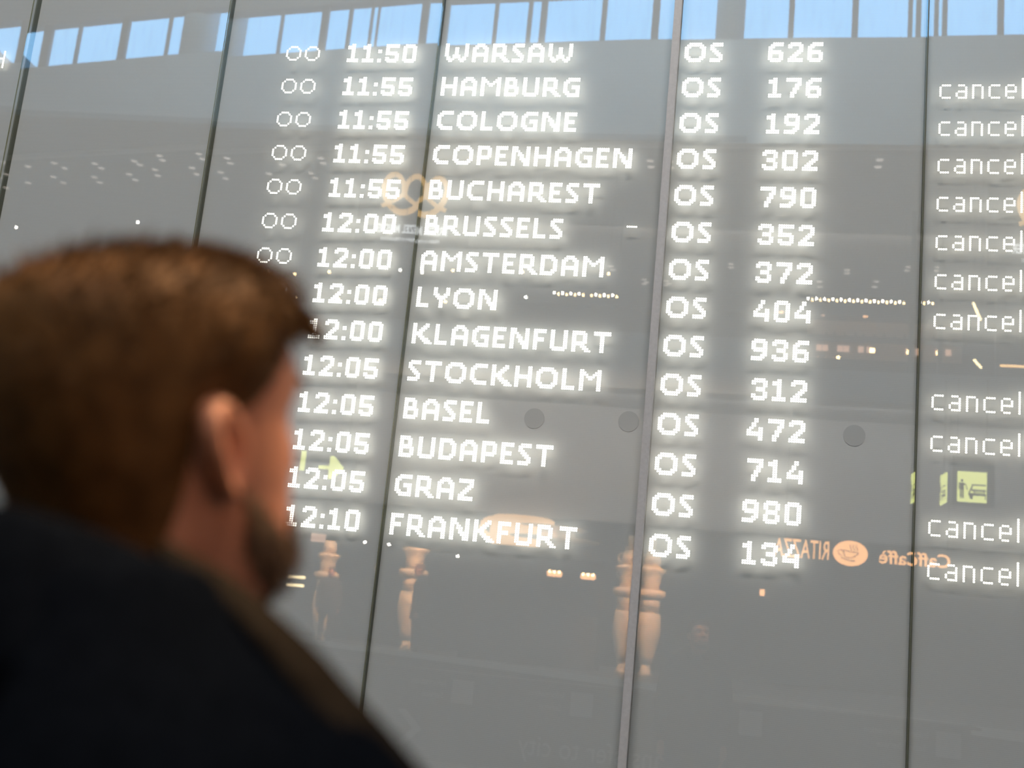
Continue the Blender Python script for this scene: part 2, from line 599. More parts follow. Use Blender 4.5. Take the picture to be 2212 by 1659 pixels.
SEAM = [-3.475, -2.332, -1.192, -0.046, 1.115, 1.158, 2.285, 3.43]
PAN = {  # left edge, right edge, yaw
    'Z': (-3.475, -2.332, 3.1), 'A': (-2.332, -1.192, 2.35), 'B': (-1.192, -0.046, 1.40),
    'C': (-0.046, 1.115, 0.66), 'D': (1.158, 2.285, 0.0), 'E': (2.285, 3.43, -0.834)}
PLABEL = {
    'Z': 'narrow slice of glass display panel at the left edge, a cut-off letter at its top',
    'A': 'empty glass display panel above the man\'s head, no lit text on it',
    'B': 'glass display panel carrying the column of departure times and double rings',
    'C': 'glass display panel carrying the city names from WARSAW down to FRANKFURT',
    'D': 'glass display panel carrying the OS codes and three-digit flight numbers',
    'E': 'glass display panel at the right edge carrying the thin cancelled notes'}
panels, PGEO = {}, {}
for k, (xa, xb, yaw) in PAN.items():
    xc = (SEAM[3] + 1.137) / 2 if k == 'C' else ((1.137 + 2.285) / 2 if k == 'D' else (xa + xb) / 2)
    o = thing('display_panel', PLABEL[k], 'display panel', (xc, 0, 0), R(yaw), 'glass panels of the departure wall')
    panels[k] = o
    PGEO[k] = (xc, R(yaw))
    gap = 0.0032
    x0, x1 = xa + gap - xc, xb - gap - xc
    if k == 'C':
        x1 = xb + 0.002 - xc
    if k == 'D':
        x0 = xa - 0.002 - xc
    z0, z1, th = 0.12, 5.6, 0.009
    V = [(x0, 0, z0), (x1, 0, z0), (x1, 0, z1), (x0, 0, z1), (x0, th, z0), (x1, th, z0), (x1, th, z1), (x0, th, z1)]
    F = [(0, 1, 2, 3), (5, 4, 7, 6), (4, 0, 3, 7), (1, 5, 6, 2), (3, 2, 6, 7), (4, 5, 1, 0)]
    g = raw_obj('glass_pane', V, F, [M['glass'], M['glass_back'], M['glass_edge']], o)
    for i, mi in enumerate((0, 1, 2, 2, 2, 2)):
        g.data.polygons[i].material_index = mi

PITCH = 0.01
DOT = 0.0041
CHAR_MESH = {}


def char_mesh(ch, m):
    """square-lensed dots of one character, origin at its upper left corner"""
    key = (ch, m.name)
    if key not in CHAR_MESH:
        V, F = [], []
        a, c = DOT, DOT * 0.55
        for j, r_ in enumerate(GL[ch].split('/')):
            for i, d_ in enumerate(r_):
                if d_ == '#':
                    cx, cz, b0 = (i + 0.5) * PITCH, -(j + 0.5) * PITCH, len(V)
                    for ax, az in ((-c, -a), (c, -a), (a, -c), (a, c), (c, a), (-c, a), (-a, c), (-a, -c)):
                        V.append((cx + ax, 0, cz + az))
                    F.append(tuple(range(b0, b0 + 8)))
        me = bpy.data.meshes.new('character')
        me.from_pydata(V, [], F)
        me.materials.append(m)
        CHAR_MESH[key] = me
    return CHAR_MESH[key]


def text_width(text):
    return sum(len(GL[c].split('/')[0]) + KERN.get(c, 2) for c in text) - KERN.get(text[-1], 2)


def led_word(panel, name, text, u, row, m, label, drow=0):
    """u in dots from the left edge of the city column, row 0..13"""
    wdt = text_width(text)
    xc, yaw = PGEO[panel]
    # centre of the word on the ideal flat wall, carried along the sight line to the turned pane
    P = Vector(((u + wdt / 2) * PITCH, 0, TOPZ - (row * 18 + drow) * PITCH))
    n = Vector((math.sin(yaw), -math.cos(yaw), 0))
    dv = P - CAM
    s = (Vector((xc, 0, 0)) - CAM).dot(n) / dv.dot(n)
    H = CAM + dv * s
    lx = (H.x - xc) * math.cos(yaw) + H.y * math.sin(yaw)
    w = bpy.data.objects.new(name, None)
    COL.objects.link(w)
    w.parent = panels[panel]
    w.location = (lx - wdt / 2 * PITCH, -0.0015, H.z)
    w.empty_display_size = 0.02
    w['label'] = label
    x = 0
    for ch in text:
        c = link('character', char_mesh(ch, m), None, w)
        c.location = (x * PITCH, 0, 0)
        x += len(GL[ch].split('/')[0]) + KERN.get(ch, 2)
    return w


ROWS = [('11:50', 'WARSAW', '626'), ('11:55', 'HAMBURG', '176'), ('11:55', 'COLOGNE', '192'), ('11:55', 'COPENHAGEN', '302'),
        ('11:55', 'BUCHAREST', '790'), ('12:00', 'BRUSSELS', '352'), ('12:00', 'AMSTERDAM', '372'), ('12:00', 'LYON', '404'),
        ('12:00', 'KLAGENFURT', '936'), ('12:05', 'STOCKHOLM', '312'), ('12:05', 'BASEL', '472'), ('12:05', 'BUDAPEST', '714'),
        ('12:05', 'GRAZ', '980'), ('12:10', 'FRANKFURT', '134')]
CANCEL = {1, 2, 3, 4, 5, 6, 7, 9, 10, 12, 13}
for r_i, (tm, city, num) in enumerate(ROWS):
    led_word('B', 'ring_pair', 'oo', -84, r_i, M['led'], 'pair of thin lit rings in the %s line' % city)
    w = text_width(tm)
    led_word('B', 'departure_time', tm, -15 - w, r_i, M['led'], 'bright time %s of the %s line' % (tm, city))
    led_word('C', 'city_name', city, 0, r_i, M['led'], 'bright city name %s' % city)
    led_word('D', 'airline_code', 'OS', 118, r_i, M['led'], 'bright airline code OS before %s' % num)
    w = text_width(num)
    led_word('D', 'flight_number', num, 182 - w, r_i, M['led'], 'bright flight number %s' % num)
    if r_i in CANCEL:
        led_word('E', 'cancelled_note', 'cancelled', 234, r_i, M['led_thin'], 'thin cancelled note of the %s line' % city)
led_word('C', 'lit_dash', '-', 97, 5, M['led_thin'], 'short dotted dash right of BRUSSELS', 2.6)
led_word('Z', 'lit_letter', 'h', -250.2, 0, M['led_thin'], 'cut-off thin letter', 3)

# dark gaskets behind the open joints, the metal mullion, dark round fixings on the backing
for i, x in enumerate((-2.332, -1.192, -0.046, 2.285)):
    structure(box('trim_%d' % (i + 3), x - 0.004, x + 0.004, 0.014, 0.0458, 0.0, 5.7, M['gasket']))
structure(box('trim_1', 1.1185, 1.1545, -0.034, 0.0458, 0.0, 5.7, M['alu'], bevel=0.003))
FIX = mat('fixing_grey', (0.49, 0.50, 0.51), 0.9, spec=0.1)
for lbl, x, z in (('dark round fixing on the backing right of BASEL', 0.611, 2.54), ('dark round fixing on the backing beside the mullion, left of OS', 1.045, 2.552),
                  ('dark round fixing on the backing right of 472', 2.03, 2.55)):
    bm = bmesh.new()
    bmesh.ops.create_cone(bm, cap_ends=True, segments=40, radius1=0.047, radius2=0.047, depth=0.002)
    bmesh.ops.rotate(bm, cent=(0, 0, 0), matrix=Matrix.Rotation(math.pi / 2, 3, 'X'), verts=bm.verts)
    o = bm_obj('round_fixing', bm, FIX, None, False)
    o.location = (x, 0.0448, z)
    tag(o, lbl, 'fixing', 'round fixings behind the glass')

# ================================================================== THE MAN IN FRONT OF THE WALL
SKIN = mat('skin', (0.50, 0.205, 0.115), 0.55, spec=0.35, noise=0.10, scale=40)
HAIR = mat('ginger_brown_hair', (0.115, 0.052, 0.016), 0.65, spec=0.12, noise=0.35, scale=60)
BEARD = mat('brown_stubble', (0.10, 0.052, 0.024), 0.8, noise=0.3, scale=90)
COAT = mat('black_navy_wool', (0.0030, 0.0038, 0.0055), 1.0, spec=0.0, noise=0.25, scale=120, bump=0.2)
LAPEL = mat('brown_grey_facing', (0.018, 0.0135, 0.0095), 1.0, spec=0.0, noise=0.25, scale=80)
TROUSER = mat('dark_trousers', (0.02, 0.02, 0.024), 0.9, noise=0.2, scale=60)
SHOE = mat('black_leather', (0.012, 0.011, 0.010), 0.4)
EYE = mat('eye_white', (0.62, 0.58, 0.55), 0.2)
IRIS = mat('dark_iris', (0.03, 0.04, 0.05), 0.15)

# head slices: height above the chin, front, back, half width (origin on the ear axis)
SL = np.array([
    (-0.150, 0.050, -0.100, 0.090), (-0.120, 0.040, -0.090, 0.068), (-0.090, 0.035, -0.084, 0.060), (-0.060, 0.034, -0.080, 0.057), (-0.030, 0.044, -0.078, 0.056),
    (-0.012, 0.066, -0.077, 0.056), (0.004, 0.084, -0.077, 0.059), (0.020, 0.089, -0.078, 0.063), (0.040, 0.091, -0.081, 0.067), (0.060, 0.092, -0.085, 0.069),
    (0.080, 0.092, -0.090, 0.072), (0.100, 0.092, -0.097, 0.0745), (0.118, 0.092, -0.102, 0.0765), (0.135, 0.098, -0.106, 0.078), (0.150, 0.098, -0.107, 0.079),
    (0.170, 0.093, -0.105, 0.078), (0.188, 0.083, -0.099, 0.073), (0.203, 0.067, -0.087, 0.063), (0.213, 0.048, -0.070, 0.049), (0.219, 0.026, -0.047, 0.030), (0.221, 0.004, -0.022, 0.010)])


def slice_at(z):
    return [float(np.interp(z, SL[:, 0], SL[:, k])) for k in (1, 2, 3)]


def gauss(x, s):
    return math.exp(-0.5 * (x / s) ** 2)


def head_pt(phi, z, out=0.0, face=True):
    """phi = 0 straight ahead (+y), growing towards the right ear (+x)"""
    yf, yb, w = slice_at(z)
    yf, yb, w = yf + out, yb - out, w + out
    c, s = math.cos(phi), math.sin(phi)
    e = 2 / 2.6
    cc = math.copysign(abs(c) ** e, c)
    ss = math.copysign(abs(s) ** e, s)
    x = w * ss
    y0 = (yf + yb) * 0.5 * 0.25
    y = y0 + ((yf - y0) if c > 0 else (y0 - yb)) * cc
    if c > 0:
        x *= 1 - 0.05 * c * c * (1 if 0.0 < z < 0.12 else 0.5)
    if face and c > 0.2:
        nose = gauss(x, 0.0115 + 0.10 * max(0, 0.095 - z) * 0.6) * max(0.0, min(1, (0.125 - z) / 0.042)) * (1 if z > 0.078 else max(0, 1 - (0.078 - z) / 0.010))
        y += 0.036 * nose
        y += 0.0045 * gauss(z - 0.138, 0.010) * gauss(abs(x) - 0.026, 0.022)
        y -= 0.0105 * gauss(z - 0.117, 0.010) * gauss(abs(x) - 0.034, 0.014)
        y += 0.004 * gauss(z - 0.092, 0.012) * gauss(abs(x) - 0.043, 0.014)
        y += 0.0045 * gauss(z - 0.053, 0.005) * gauss(x, 0.020)
        y += 0.0040 * gauss(z - 0.042, 0.005) * gauss(x, 0.017)
        y -= 0.0030 * gauss(z - 0.0475, 0.0022) * gauss(x, 0.022)
        y += 0.004 * gauss(z - 0.014, 0.011) * gauss(x, 0.020)
    return Vector((x, y, z))


HEADY = 0.045      # the ear axis sits a little ahead of the shoulders
EARZ = 0.097
POSE = {}


def pose(yaw, pitch, k, zs, pz):
    """head turned to its right by yaw and tipped back by pitch about the ear axis"""
    POSE['m'] = Matrix.Translation((0, HEADY, pz)) @ Matrix.Rotation(R(-yaw), 4, 'Z') @ Matrix.Rotation(R(pitch), 4, 'X') @ Matrix.Diagonal((k, k, k * zs, 1)) @ Matrix.Translation((0, 0, -EARZ))


def ph(v):
    """head coordinates (height above the chin) to the figure's own coordinates"""
    q = POSE['m'] @ v
    if v.z < -0.004:
        t = min(1.0, (-0.004 - v.z) / 0.105)
        t = t * t * (3 - 2 * t)
        q = q.lerp(Vector((v.x, v.y - 0.008, 1.600 + v.z)), t)
    return q


def ring_mesh(rings, cap0=True, cap1=True):
    n = len(rings[0])
    V = [p for r_ in rings for p in r_]
    F = []
    for i in range(len(rings) - 1):
        for k in range(n):
            k2 = (k + 1) % n
            F.append((i * n + k, i * n + k2, (i + 1) * n + k2, (i + 1) * n + k))
    if cap0:
        F.append(tuple(range(n - 1, -1, -1)))
    if cap1:
        F.append(tuple((len(rings) - 1) * n + k for k in range(n)))
    return V, F


def smooth_path(pts, rad, sub=6):
    P, Q = [], []
    n = len(pts)
    for i in range(n - 1):
        p0, p1, p2, p3 = [Vector(pts[max(0, min(n - 1, j))]) for j in (i - 1, i, i + 1, i + 2)]
        for k in range(sub):
            f = k / sub
            P.append(0.5 * (2 * p1 + (p2 - p0) * f + (2 * p0 - 5 * p1 + 4 * p2 - p3) * f * f + (3 * p1 - p0 - 3 * p2 + p3) * f ** 3))
            Q.append(rad[i] + (rad[i + 1] - rad[i]) * f)
    P.append(Vector(pts[-1]))
    Q.append(rad[-1])
    return P, Q


class Soup:
    def __init__(self):
        self.V, self.F = [], []

    def add(self, V, F):
        o = len(self.V)
        self.V += [Vector(v) for v in V]
        self.F += [tuple(i + o for i in f) for f in F]

    def tube(self, pts, rad, n=14):
        P, Q = smooth_path(pts, rad)
        a = (P[0] - P[1]).normalized()
        b = (P[-1] - P[-2]).normalized()
        P = [P[0] + a * Q[0] * 0.8, P[0] + a * Q[0] * 0.5] + P + [P[-1] + b * Q[-1] * 0.5, P[-1] + b * Q[-1] * 0.8]
        Q = [Q[0] * 0.35, Q[0] * 0.8] + Q + [Q[-1] * 0.8, Q[-1] * 0.35]
        self.add(*tube_data(P, Q, n))

    def loft(self, sl, yoff=0.0, n=28, ex=2.3):
        rings = []
        zs = np.linspace(sl[0][0], sl[-1][0], max(24, int((sl[-1][0] - sl[0][0]) / 0.02)))
        A = np.array(sl)
        for z in zs:
            w, yf, yb = [float(np.interp(z, A[:, 0], A[:, k])) for k in (1, 2, 3)]
            rg = []
            for k in range(n):
                th = 2 * math.pi * k / n
                c, s = math.cos(th), math.sin(th)
                cc = math.copysign(abs(c) ** (2 / ex), c)
                ss = math.copysign(abs(s) ** (2 / ex), s)
                m_ = (yf + yb) / 2
                rg.append(Vector((w * ss, yoff + m_ + (yf - m_) * cc, z)))
            rings.append(rg)
        V, F = ring_mesh(rings)
        self.add(V, F)


def hand(S, wx, wy, wz, side):
    """relaxed hand hanging from the wrist, thumb forward, fingers slightly curled"""
    S.tube([(wx, wy, wz), (wx, wy + 0.004, wz - 0.045), (wx, wy + 0.006, wz - 0.085)], [0.026, 0.032, 0.030], 12)
    S.tube([(wx, wy + 0.028, wz - 0.05), (wx, wy + 0.030, wz - 0.085)], [0.018, 0.016], 10)
    S.tube([(wx, wy - 0.022, wz - 0.05), (wx, wy - 0.024, wz - 0.083)], [0.017, 0.015], 10)
    for k, (dy, ln) in enumerate(((0.033, 0.068), (0.012, 0.078), (-0.010, 0.072), (-0.031, 0.056))):
        a = wz - 0.09
        S.tube([(wx, wy + dy, a), (wx - side * 0.006, wy + dy * 1.06 + 0.003, a - ln * 0.45), (wx - side * 0.018, wy + dy * 1.05 + 0.006, a - ln * 0.78), (wx - side * 0.030, wy + dy * 1.02 + 0.007, a - ln)],
               [0.0095, 0.009, 0.008, 0.0068], 8)
    S.tube([(wx - side * 0.004, wy + 0.026, wz - 0.03), (wx - side * 0.012, wy + 0.050, wz - 0.058), (wx - side * 0.016, wy + 0.058, wz - 0.085), (wx - side * 0.018, wy + 0.060, wz - 0.105)],
           [0.015, 0.012, 0.0105, 0.0085], 8)


def build_body(root, voxel, with_face=True):
    S = Soup()
    # head and neck
    rings = []
    nphi = 72
    for z in np.concatenate([np.linspace(-0.15, -0.02, 10), np.linspace(-0.012, 0.20, 60), np.linspace(0.203, 0.2208, 12)]):
        rings.append([ph(head_pt(2 * math.pi * k / nphi, float(z))) for k in range(nphi)])
    S.add(*ring_mesh(rings))
    # ears
    for sd in (-1, 1):
        bm = bmesh.new()
        bmesh.ops.create_uvsphere(bm, u_segments=28, v_segments=18, radius=1)
        V, idx = [], {}
        rot = Matrix.Rotation(sd * R(18), 3, 'Z') @ Matrix.Rotation(R(14), 3, 'X')
        for i, v in enumerate(bm.verts):
            idx[v] = i
            x, y, z = v.co
            wdt = 0.0185 * (1.0 + 0.30 * z)
            px = x * 0.0105
            rr = math.hypot(y * 1.0, z * 0.85)
            if x > 0:
                px -= 0.0170 * gauss(math.hypot(y - 0.15, z * 0.62 + 0.02), 0.30)
                px += 0.0050 * gauss(rr - 0.84, 0.12)
            V.append(Vector((sd * px, y * wdt, z * 0.0335)))
        F = [tuple(idx[v] for v in f.verts)[:: (1 if sd > 0 else -1)] for f in bm.faces]
        bm.free()
        S.add([ph(rot @ v + Vector((sd * 0.083, -0.010, 0.097))) for v in V], F)
    # trunk
    S.loft([(0.84, 0.15, 0.10, -0.10), (0.93, 0.175, 0.105, -0.125), (1.05, 0.155, 0.095, -0.10), (1.16, 0.16, 0.095, -0.105), (1.28, 0.18, 0.105, -0.12), (1.38, 0.185, 0.09, -0.125),
            (1.44, 0.165, 0.07, -0.12), (1.48, 0.115, 0.045, -0.10), (1.51, 0.075, 0.025, -0.085), (1.54, 0.058, 0.02, -0.07)])
    for sd in (-1, 1):
        S.tube([(sd * 0.06, -0.02, 1.475), (sd * 0.13, -0.02, 1.450), (sd * 0.172, -0.02, 1.425)], [0.055, 0.058, 0.062])
        S.tube([(sd * 0.175, -0.02, 1.425), (sd * 0.205, -0.025, 1.27), (sd * 0.225, -0.03, 1.13), (sd * 0.235, 0.0, 1.0), (sd * 0.24, 0.03, 0.87)], [0.060, 0.050, 0.041, 0.038, 0.027])
        hand(S, sd * 0.242, 0.035, 0.855, sd)
        S.tube([(sd * 0.085, 0.0, 0.90), (sd * 0.095, 0.0, 0.72), (sd * 0.10, 0.005, 0.50), (sd * 0.10, -0.01, 0.33), (sd * 0.10, -0.015, 0.09)], [0.088, 0.078, 0.055, 0.054, 0.036])
        S.tube([(sd * 0.10, -0.03, 0.045), (sd * 0.105, 0.06, 0.04), (sd * 0.115, 0.15, 0.03)], [0.04, 0.036, 0.026])
    o = raw_obj('body', S.V, S.F, SKIN, root, True)
    md = o.modifiers.new('fuse', 'REMESH')
    md.mode = 'VOXEL'
    md.voxel_size = voxel
    md.use_smooth_shade = True
    sm = o.modifiers.new('soften', 'SMOOTH')
    sm.factor = 0.5
    sm.iterations = 3
    return o


def strands(V, F, base, direction, length, width, curl=0.3):
    """one tapered hair lock of two segments"""
    d = direction.normalized()
    side = d.cross(Vector((random.uniform(-1, 1), random.uniform(-1, 1), random.uniform(-1, 1))))
    if side.length < 1e-3:
        return
    side.normalize()
    i = len(V)
    mid = base + d * length * 0.55
    tip = base + d * length + side * 0 + Vector((0, 0, -curl * length))
    V.extend([base - side * width, base + side * width, mid + side * width * 0.7, mid - side * width * 0.7, tip])
    F.extend([(i, i + 1, i + 2, i + 3), (i + 3, i + 2, i + 4)])


def hairline(a):
    """lowest height of the hair above the chin, a = degrees from straight ahead"""
    return float(np.interp(a, [0, 20, 40, 55, 68, 78, 86, 96, 106, 122, 150, 180], [0.186, 0.184, 0.178, 0.168, 0.150, 0.132, 0.122, 0.128, 0.070, 0.022, 0.004, 0.000]))


def hair_thick(a, z):
    top = float(np.interp(z, [0.0, 0.04, 0.10, 0.15, 0.185, 0.221], [0.002, 0.004, 0.007, 0.010, 0.012, 0.011]))
    front = 0.004 * gauss(a - 25, 28) * gauss(z - 0.195, 0.020)
    return top + front


def build_hair(root, n_strand=5200):
    V, F = [], []
    nph, nz = 96, 34
    OFF = Vector((0, 0, 0))
    grid = []
    for k in range(nph):
        phi = 2 * math.pi * k / nph
        a = abs(math.degrees(math.atan2(math.sin(phi), math.cos(phi))))
        z0 = hairline(a)
        col = []
        for j in range(nz):
            u = j / (nz - 1)
            z = z0 + (0.2208 - z0) * (1 - (1 - u) ** 1.5)
            th = hair_thick(a, z) * min(1, 0.08 + 4.0 * u)
            th *= 1 + 0.10 * math.sin(9 * phi + 40 * z) + 0.08 * math.sin(23 * phi - 60 * z)
            p = head_pt(phi, z, 0.0, False)
            ctr = Vector((0, -0.008, 0.10))
            nrm = (p - ctr)
            nrm.z *= 0.8
            p = p + nrm.normalized() * th
            col.append(p + OFF)
        grid.append(col)
    for k in range(nph):
        for j in range(nz):
            V.append(grid[k][j])
    for k in range(nph):
        k2 = (k + 1) % nph
        for j in range(nz - 1):
            F.append((k * nz + j, k2 * nz + j, k2 * nz + j + 1, k * nz + j + 1))
    F.append(tuple(k * nz + nz - 1 for k in range(nph)))
    for _ in range(n_strand):
        k = random.randrange(nph)
        j = int(nz * random.random() ** 0.8 * 0.999)
        p = grid[k][j].copy()
        phi = 2 * math.pi * k / nph
        loc = p - OFF
        out = (loc - Vector((0, -0.008, 0.10))).normalized()
        topness = max(0, min(1, (loc.z - 0.15) / 0.05))
        flow = Vector((0.15, 0.75, 0.1)) * topness + Vector((0, -0.25, -1.0)) * (1 - topness)
        dr = out * (0.55 if topness > .5 else 0.30) + flow * 0.8 + Vector([random.gauss(0, .25) for _ in range(3)])
        a = abs(math.degrees(math.atan2(math.sin(phi), math.cos(phi))))
        ln = (0.014 + 0.010 * random.random()) * (0.35 + 0.75 * topness)
        strands(V, F, p - out * 0.003, dr, ln, 0.0010, 0.15)
    # swept-forward tuft over the forehead
    for _ in range(520):
        t_ = random.random()
        phi = R(random.gauss(24, 13))
        z = random.uniform(0.178, 0.205)
        p = head_pt(phi, z, 0.016, False) + OFF
        dr = Vector((0.30 + 0.25 * math.sin(phi), 1.0, -0.25 - 0.65 * t_)) + Vector([random.gauss(0, .12) for _ in range(3)])
        strands(V, F, p, dr, 0.009 + 0.012 * random.random(), 0.0012, 0.3)
    return raw_obj('hair', [ph(v) for v in V], F, HAIR, root, True)


def build_beard(root):
    V, F = [], []
    OFF = Vector((0, 0, 0))

    def top(a):
        return float(np.interp(a, [0, 22, 40, 62, 74, 84], [0.036, 0.050, 0.034, 0.036, 0.055, 0.070]))
    nph, nz = 60, 12
    for k in range(nph + 1):
        a = -84 + 168 * k / nph
        zt = top(abs(a))
        zb = float(np.interp(abs(a), [0, 45, 75, 84], [-0.016, -0.014, 0.008, 0.030]))
        for j in range(nz):
            u = j / (nz - 1)
            z = zb + (zt - zb) * u
            th = 0.0030 * math.sin(math.pi * min(1, max(0.0, u))) + (0.002 if abs(a) < 70 else 0.0)
            p = head_pt(R(a), z, 0.0008 + th) + OFF
            V.append(p)
    for k in range(nph):
        for j in range(nz - 1):
            F.append((k * nz + j, (k + 1) * nz + j, (k + 1) * nz + j + 1, k * nz + j + 1))
    base = list(V)
    for _ in range(2600):
        p = random.choice(base) + Vector([random.gauss(0, .003) for _ in range(3)])
        o_ = (p - OFF - Vector((0, 0, 0.05)))
        o_.z *= 0.3
        strands(V, F, p - o_.normalized() * 0.001, o_.normalized() * 0.6 + Vector((0, 0.1, -0.8)), 0.006, 0.0006, 0.1)
    return raw_obj('beard', [ph(v) for v in V], F, BEARD, root, True)


def build_clothes(root, coat_m, long=0.62, collar=True):
    S = Soup()
    S.loft([(long, 0.245, 0.15, -0.175), (0.75, 0.238, 0.15, -0.175), (0.93, 0.222, 0.14, -0.16), (1.08, 0.212, 0.13, -0.145), (1.20, 0.215, 0.13, -0.15), (1.32, 0.232, 0.135, -0.165), (1.42, 0.236, 0.12, -0.168),
            (1.465, 0.222, 0.10, -0.160), (1.49, 0.198, 0.085, -0.150), (1.515, 0.172, 0.070, -0.142), (1.54, 0.145, 0.060, -0.133), (1.565, 0.122, 0.055, -0.125), (1.585, 0.112, 0.050, -0.118), (1.60, 0.104, 0.046, -0.114)], 0.0, 36)
    for sd in (-1, 1):
        S.tube([(sd * 0.085, -0.015, 1.528), (sd * 0.145, -0.008, 1.486), (sd * 0.192, -0.006, 1.438)], [0.056, 0.060, 0.074], 18)
        S.tube([(sd * 0.192, -0.012, 1.42), (sd * 0.228, -0.022, 1.27), (sd * 0.246, -0.028, 1.13), (sd * 0.25, 0.0, 1.0), (sd * 0.252, 0.026, 0.88)], [0.080, 0.072, 0.063, 0.056, 0.050], 18)
    c = raw_obj('coat', S.V, S.F, coat_m, root, True)
    md = c.modifiers.new('fuse', 'REMESH')
    md.mode = 'VOXEL'
    md.voxel_size = 0.011
    md.use_smooth_shade = True
    sm = c.modifiers.new('soften', 'SMOOTH')
    sm.factor = 0.6
    sm.iterations = 8
    if collar:
        rings_o, rings_i = [], []
        nk = 40
        V, F = [], []
        cols = []
        for k in range(nk + 1):
            a = R(-158 + 316 * k / nk) + math.pi      # open at the throat, around the nape
            c_, s_ = math.cos(a), math.sin(a)
            back = max(0.0, -c_)
            zt = 1.560 + 0.060 * (0.5 - 0.5 * c_) ** 0.9
            zb = 1.500 + 0.02 * back
            rt = (0.078, 0.082 + 0.016 * back)
            rb = (0.122, 0.115 + 0.02 * back)
            pr = []
            for u, off in ((0, 0.004), (0.35, 0.012), (0.7, 0.010), (0.93, 0.007), (1.0, 0.0), (0.93, -0.009), (0.6, -0.012), (0.2, -0.012)):
                rx = rb[0] + (rt[0] - rb[0]) * u ** 0.8 + off
                ry = rb[1] + (rt[1] - rb[1]) * u ** 0.8 + off
                pr.append(Vector((rx * s_, -0.018 + ry * c_, zb + (zt - zb) * u)))
            cols.append(pr)
        V, F = ring_mesh(cols)
        raw_obj('collar', V, F, coat_m, root, True)
        # facing of the coat front running from the collar over each shoulder front
        for sd in (-1, 1):
            pts = [(sd * 0.080, -0.045, 1.600), (sd * 0.104, -0.012, 1.583), (sd * 0.135, -0.002, 1.560), (sd * 0.168, 0.004, 1.532), (sd * 0.202, 0.010, 1.503), (sd * 0.236, 0.018, 1.468), (sd * 0.258, 0.026, 1.418)]
            P, _ = smooth_path(pts, [0] * 7, 5)
            V, F = [], []
            cols = []
            for i, p in enumerate(P):
                f = i / (len(P) - 1)
                wd = 0.012 + 0.020 * min(1, f * 2.5)
                t_ = (P[min(i + 1, len(P) - 1)] - P[max(i - 1, 0)]).normalized()
                nrm = Vector((sd * 0.62, 0.05, 0.78)).normalized()
                p = p + nrm * 0.003
                si = t_.cross(nrm).normalized()
                cols.append([p + si * wd * math.cos(q) + nrm * 0.006 * math.sin(q) for q in [2 * math.pi * j / 12 for j in range(12)]])
            V, F = ring_mesh(cols)
            raw_obj('lapel', V, F, LAPEL, root, True)
    T = Soup()
    T.loft([(0.78, 0.165, 0.12, -0.13), (0.90, 0.185, 0.118, -0.138), (0.98, 0.178, 0.112, -0.128)])
    for sd in (-1, 1):
        T.tube([(sd * 0.09, 0.0, 0.88), (sd * 0.097, 0.0, 0.72), (sd * 0.102, 0.005, 0.50), (sd * 0.102, -0.01, 0.33), (sd * 0.102, -0.015, 0.11)], [0.10, 0.092, 0.072, 0.068, 0.062])
    tr = raw_obj('trousers', T.V, T.F, TROUSER, root, True)
    md = tr.modifiers.new('fuse', 'REMESH')
    md.mode = 'VOXEL'
    md.voxel_size = 0.014
    md.use_smooth_shade = True
    for sd in (-1, 1):
        B = Soup()
        B.tube([(sd * 0.10, -0.05, 0.052), (sd * 0.105, 0.04, 0.056), (sd * 0.113, 0.13, 0.045), (sd * 0.118, 0.19, 0.038)], [0.046, 0.046, 0.042, 0.034])
        for v in B.V:
            v.z = max(v.z, 0.004)
        raw_obj('shoe', B.V, B.F, SHOE, root, True)


pose(24.85 - 8.0, 13.73, 0.962, 0.977, 1.670)
man = thing('person', 'ginger-haired bearded man in a black coat, seen from behind, large in the foreground', 'person', (1.2375, -4.6085, 0.0), R(-8))
build_body(man, 0.0042)
build_hair(man)
build_beard(man)
build_clothes(man, COAT)
for sd in (-1, 1):
    ec = ph(Vector((sd * 0.033, 0.0745, 0.117)))
    ey = ball('eye', ec, 0.0115, EYE, man)
    gz = (ph(Vector((sd * 0.033, 0.5, 0.117))) - ec).normalized()
    V, F = tube_data([ec + gz * 0.0095, ec + gz * 0.0113, ec + gz * 0.0121], [0.0058, 0.0056, 0.003], 14)
    raw_obj('iris', V, F, IRIS, ey, True)
    tube('eyebrow', [ph(Vector(v)) for v in ((sd * 0.014, 0.104, 0.139), (sd * 0.034, 0.100, 0.143), (sd * 0.054, 0.088, 0.138))], [0.003, 0.0036, 0.002], HAIR, man, 8)

# ================================================================== HALL BEHIND THE CAMERA (seen mirrored in the glass)
DL = [(-12.16, -17.45), (-12.92, -17.74), (-12.06, -17.72), (-11.19, -17.36), (-11.16, -17.61), (-10.19, -17.1), (-10.15, -17.3), (-9.51, -16.97), (-9.48, -16.73), (-8.55, -16.52), (-8.58, -16.79), (-9.0, -17.32), (-9.03, -17.67), (-9.91, -17.54), (-9.99, -17.88), (-10.65, -17.89), (-10.65, -18.21), (-11.59, -18.18), (-11.61, -18.49), (-12.61, -18.3), (-12.54, -18.63), (-13.46, -18.76), (-13.73, -18.29), (-14.22, -19.16), (-7.92, -17.29), (-7.44, -16.77), (-6.95, -17.17), (-6.95, -17.43), (-6.49, -16.34), (-6.52, -16.6), (3.49, -15.7), (3.49, -16.02), (-0.29, -15.93), (-0.29, -16.22), (0.77, -21.99), (0.77, -22.25), (3.42, -22.15), (3.44, -22.4), (4.74, -21.78), (4.73, -22.04), (4.16, -22.96), (4.16, -23.39), (2.86, -23.12), (2.89, -23.55), (-0.8, -23.73), (-1.6, -22.54), (-1.57, -22.81), (-0.85, -23.51), (-0.87, -23.88)]


def disc_data(r, z, n=14):
    return [(r * math.cos(2 * math.pi * k / n), r * math.sin(2 * math.pi * k / n), z) for k in range(n)]


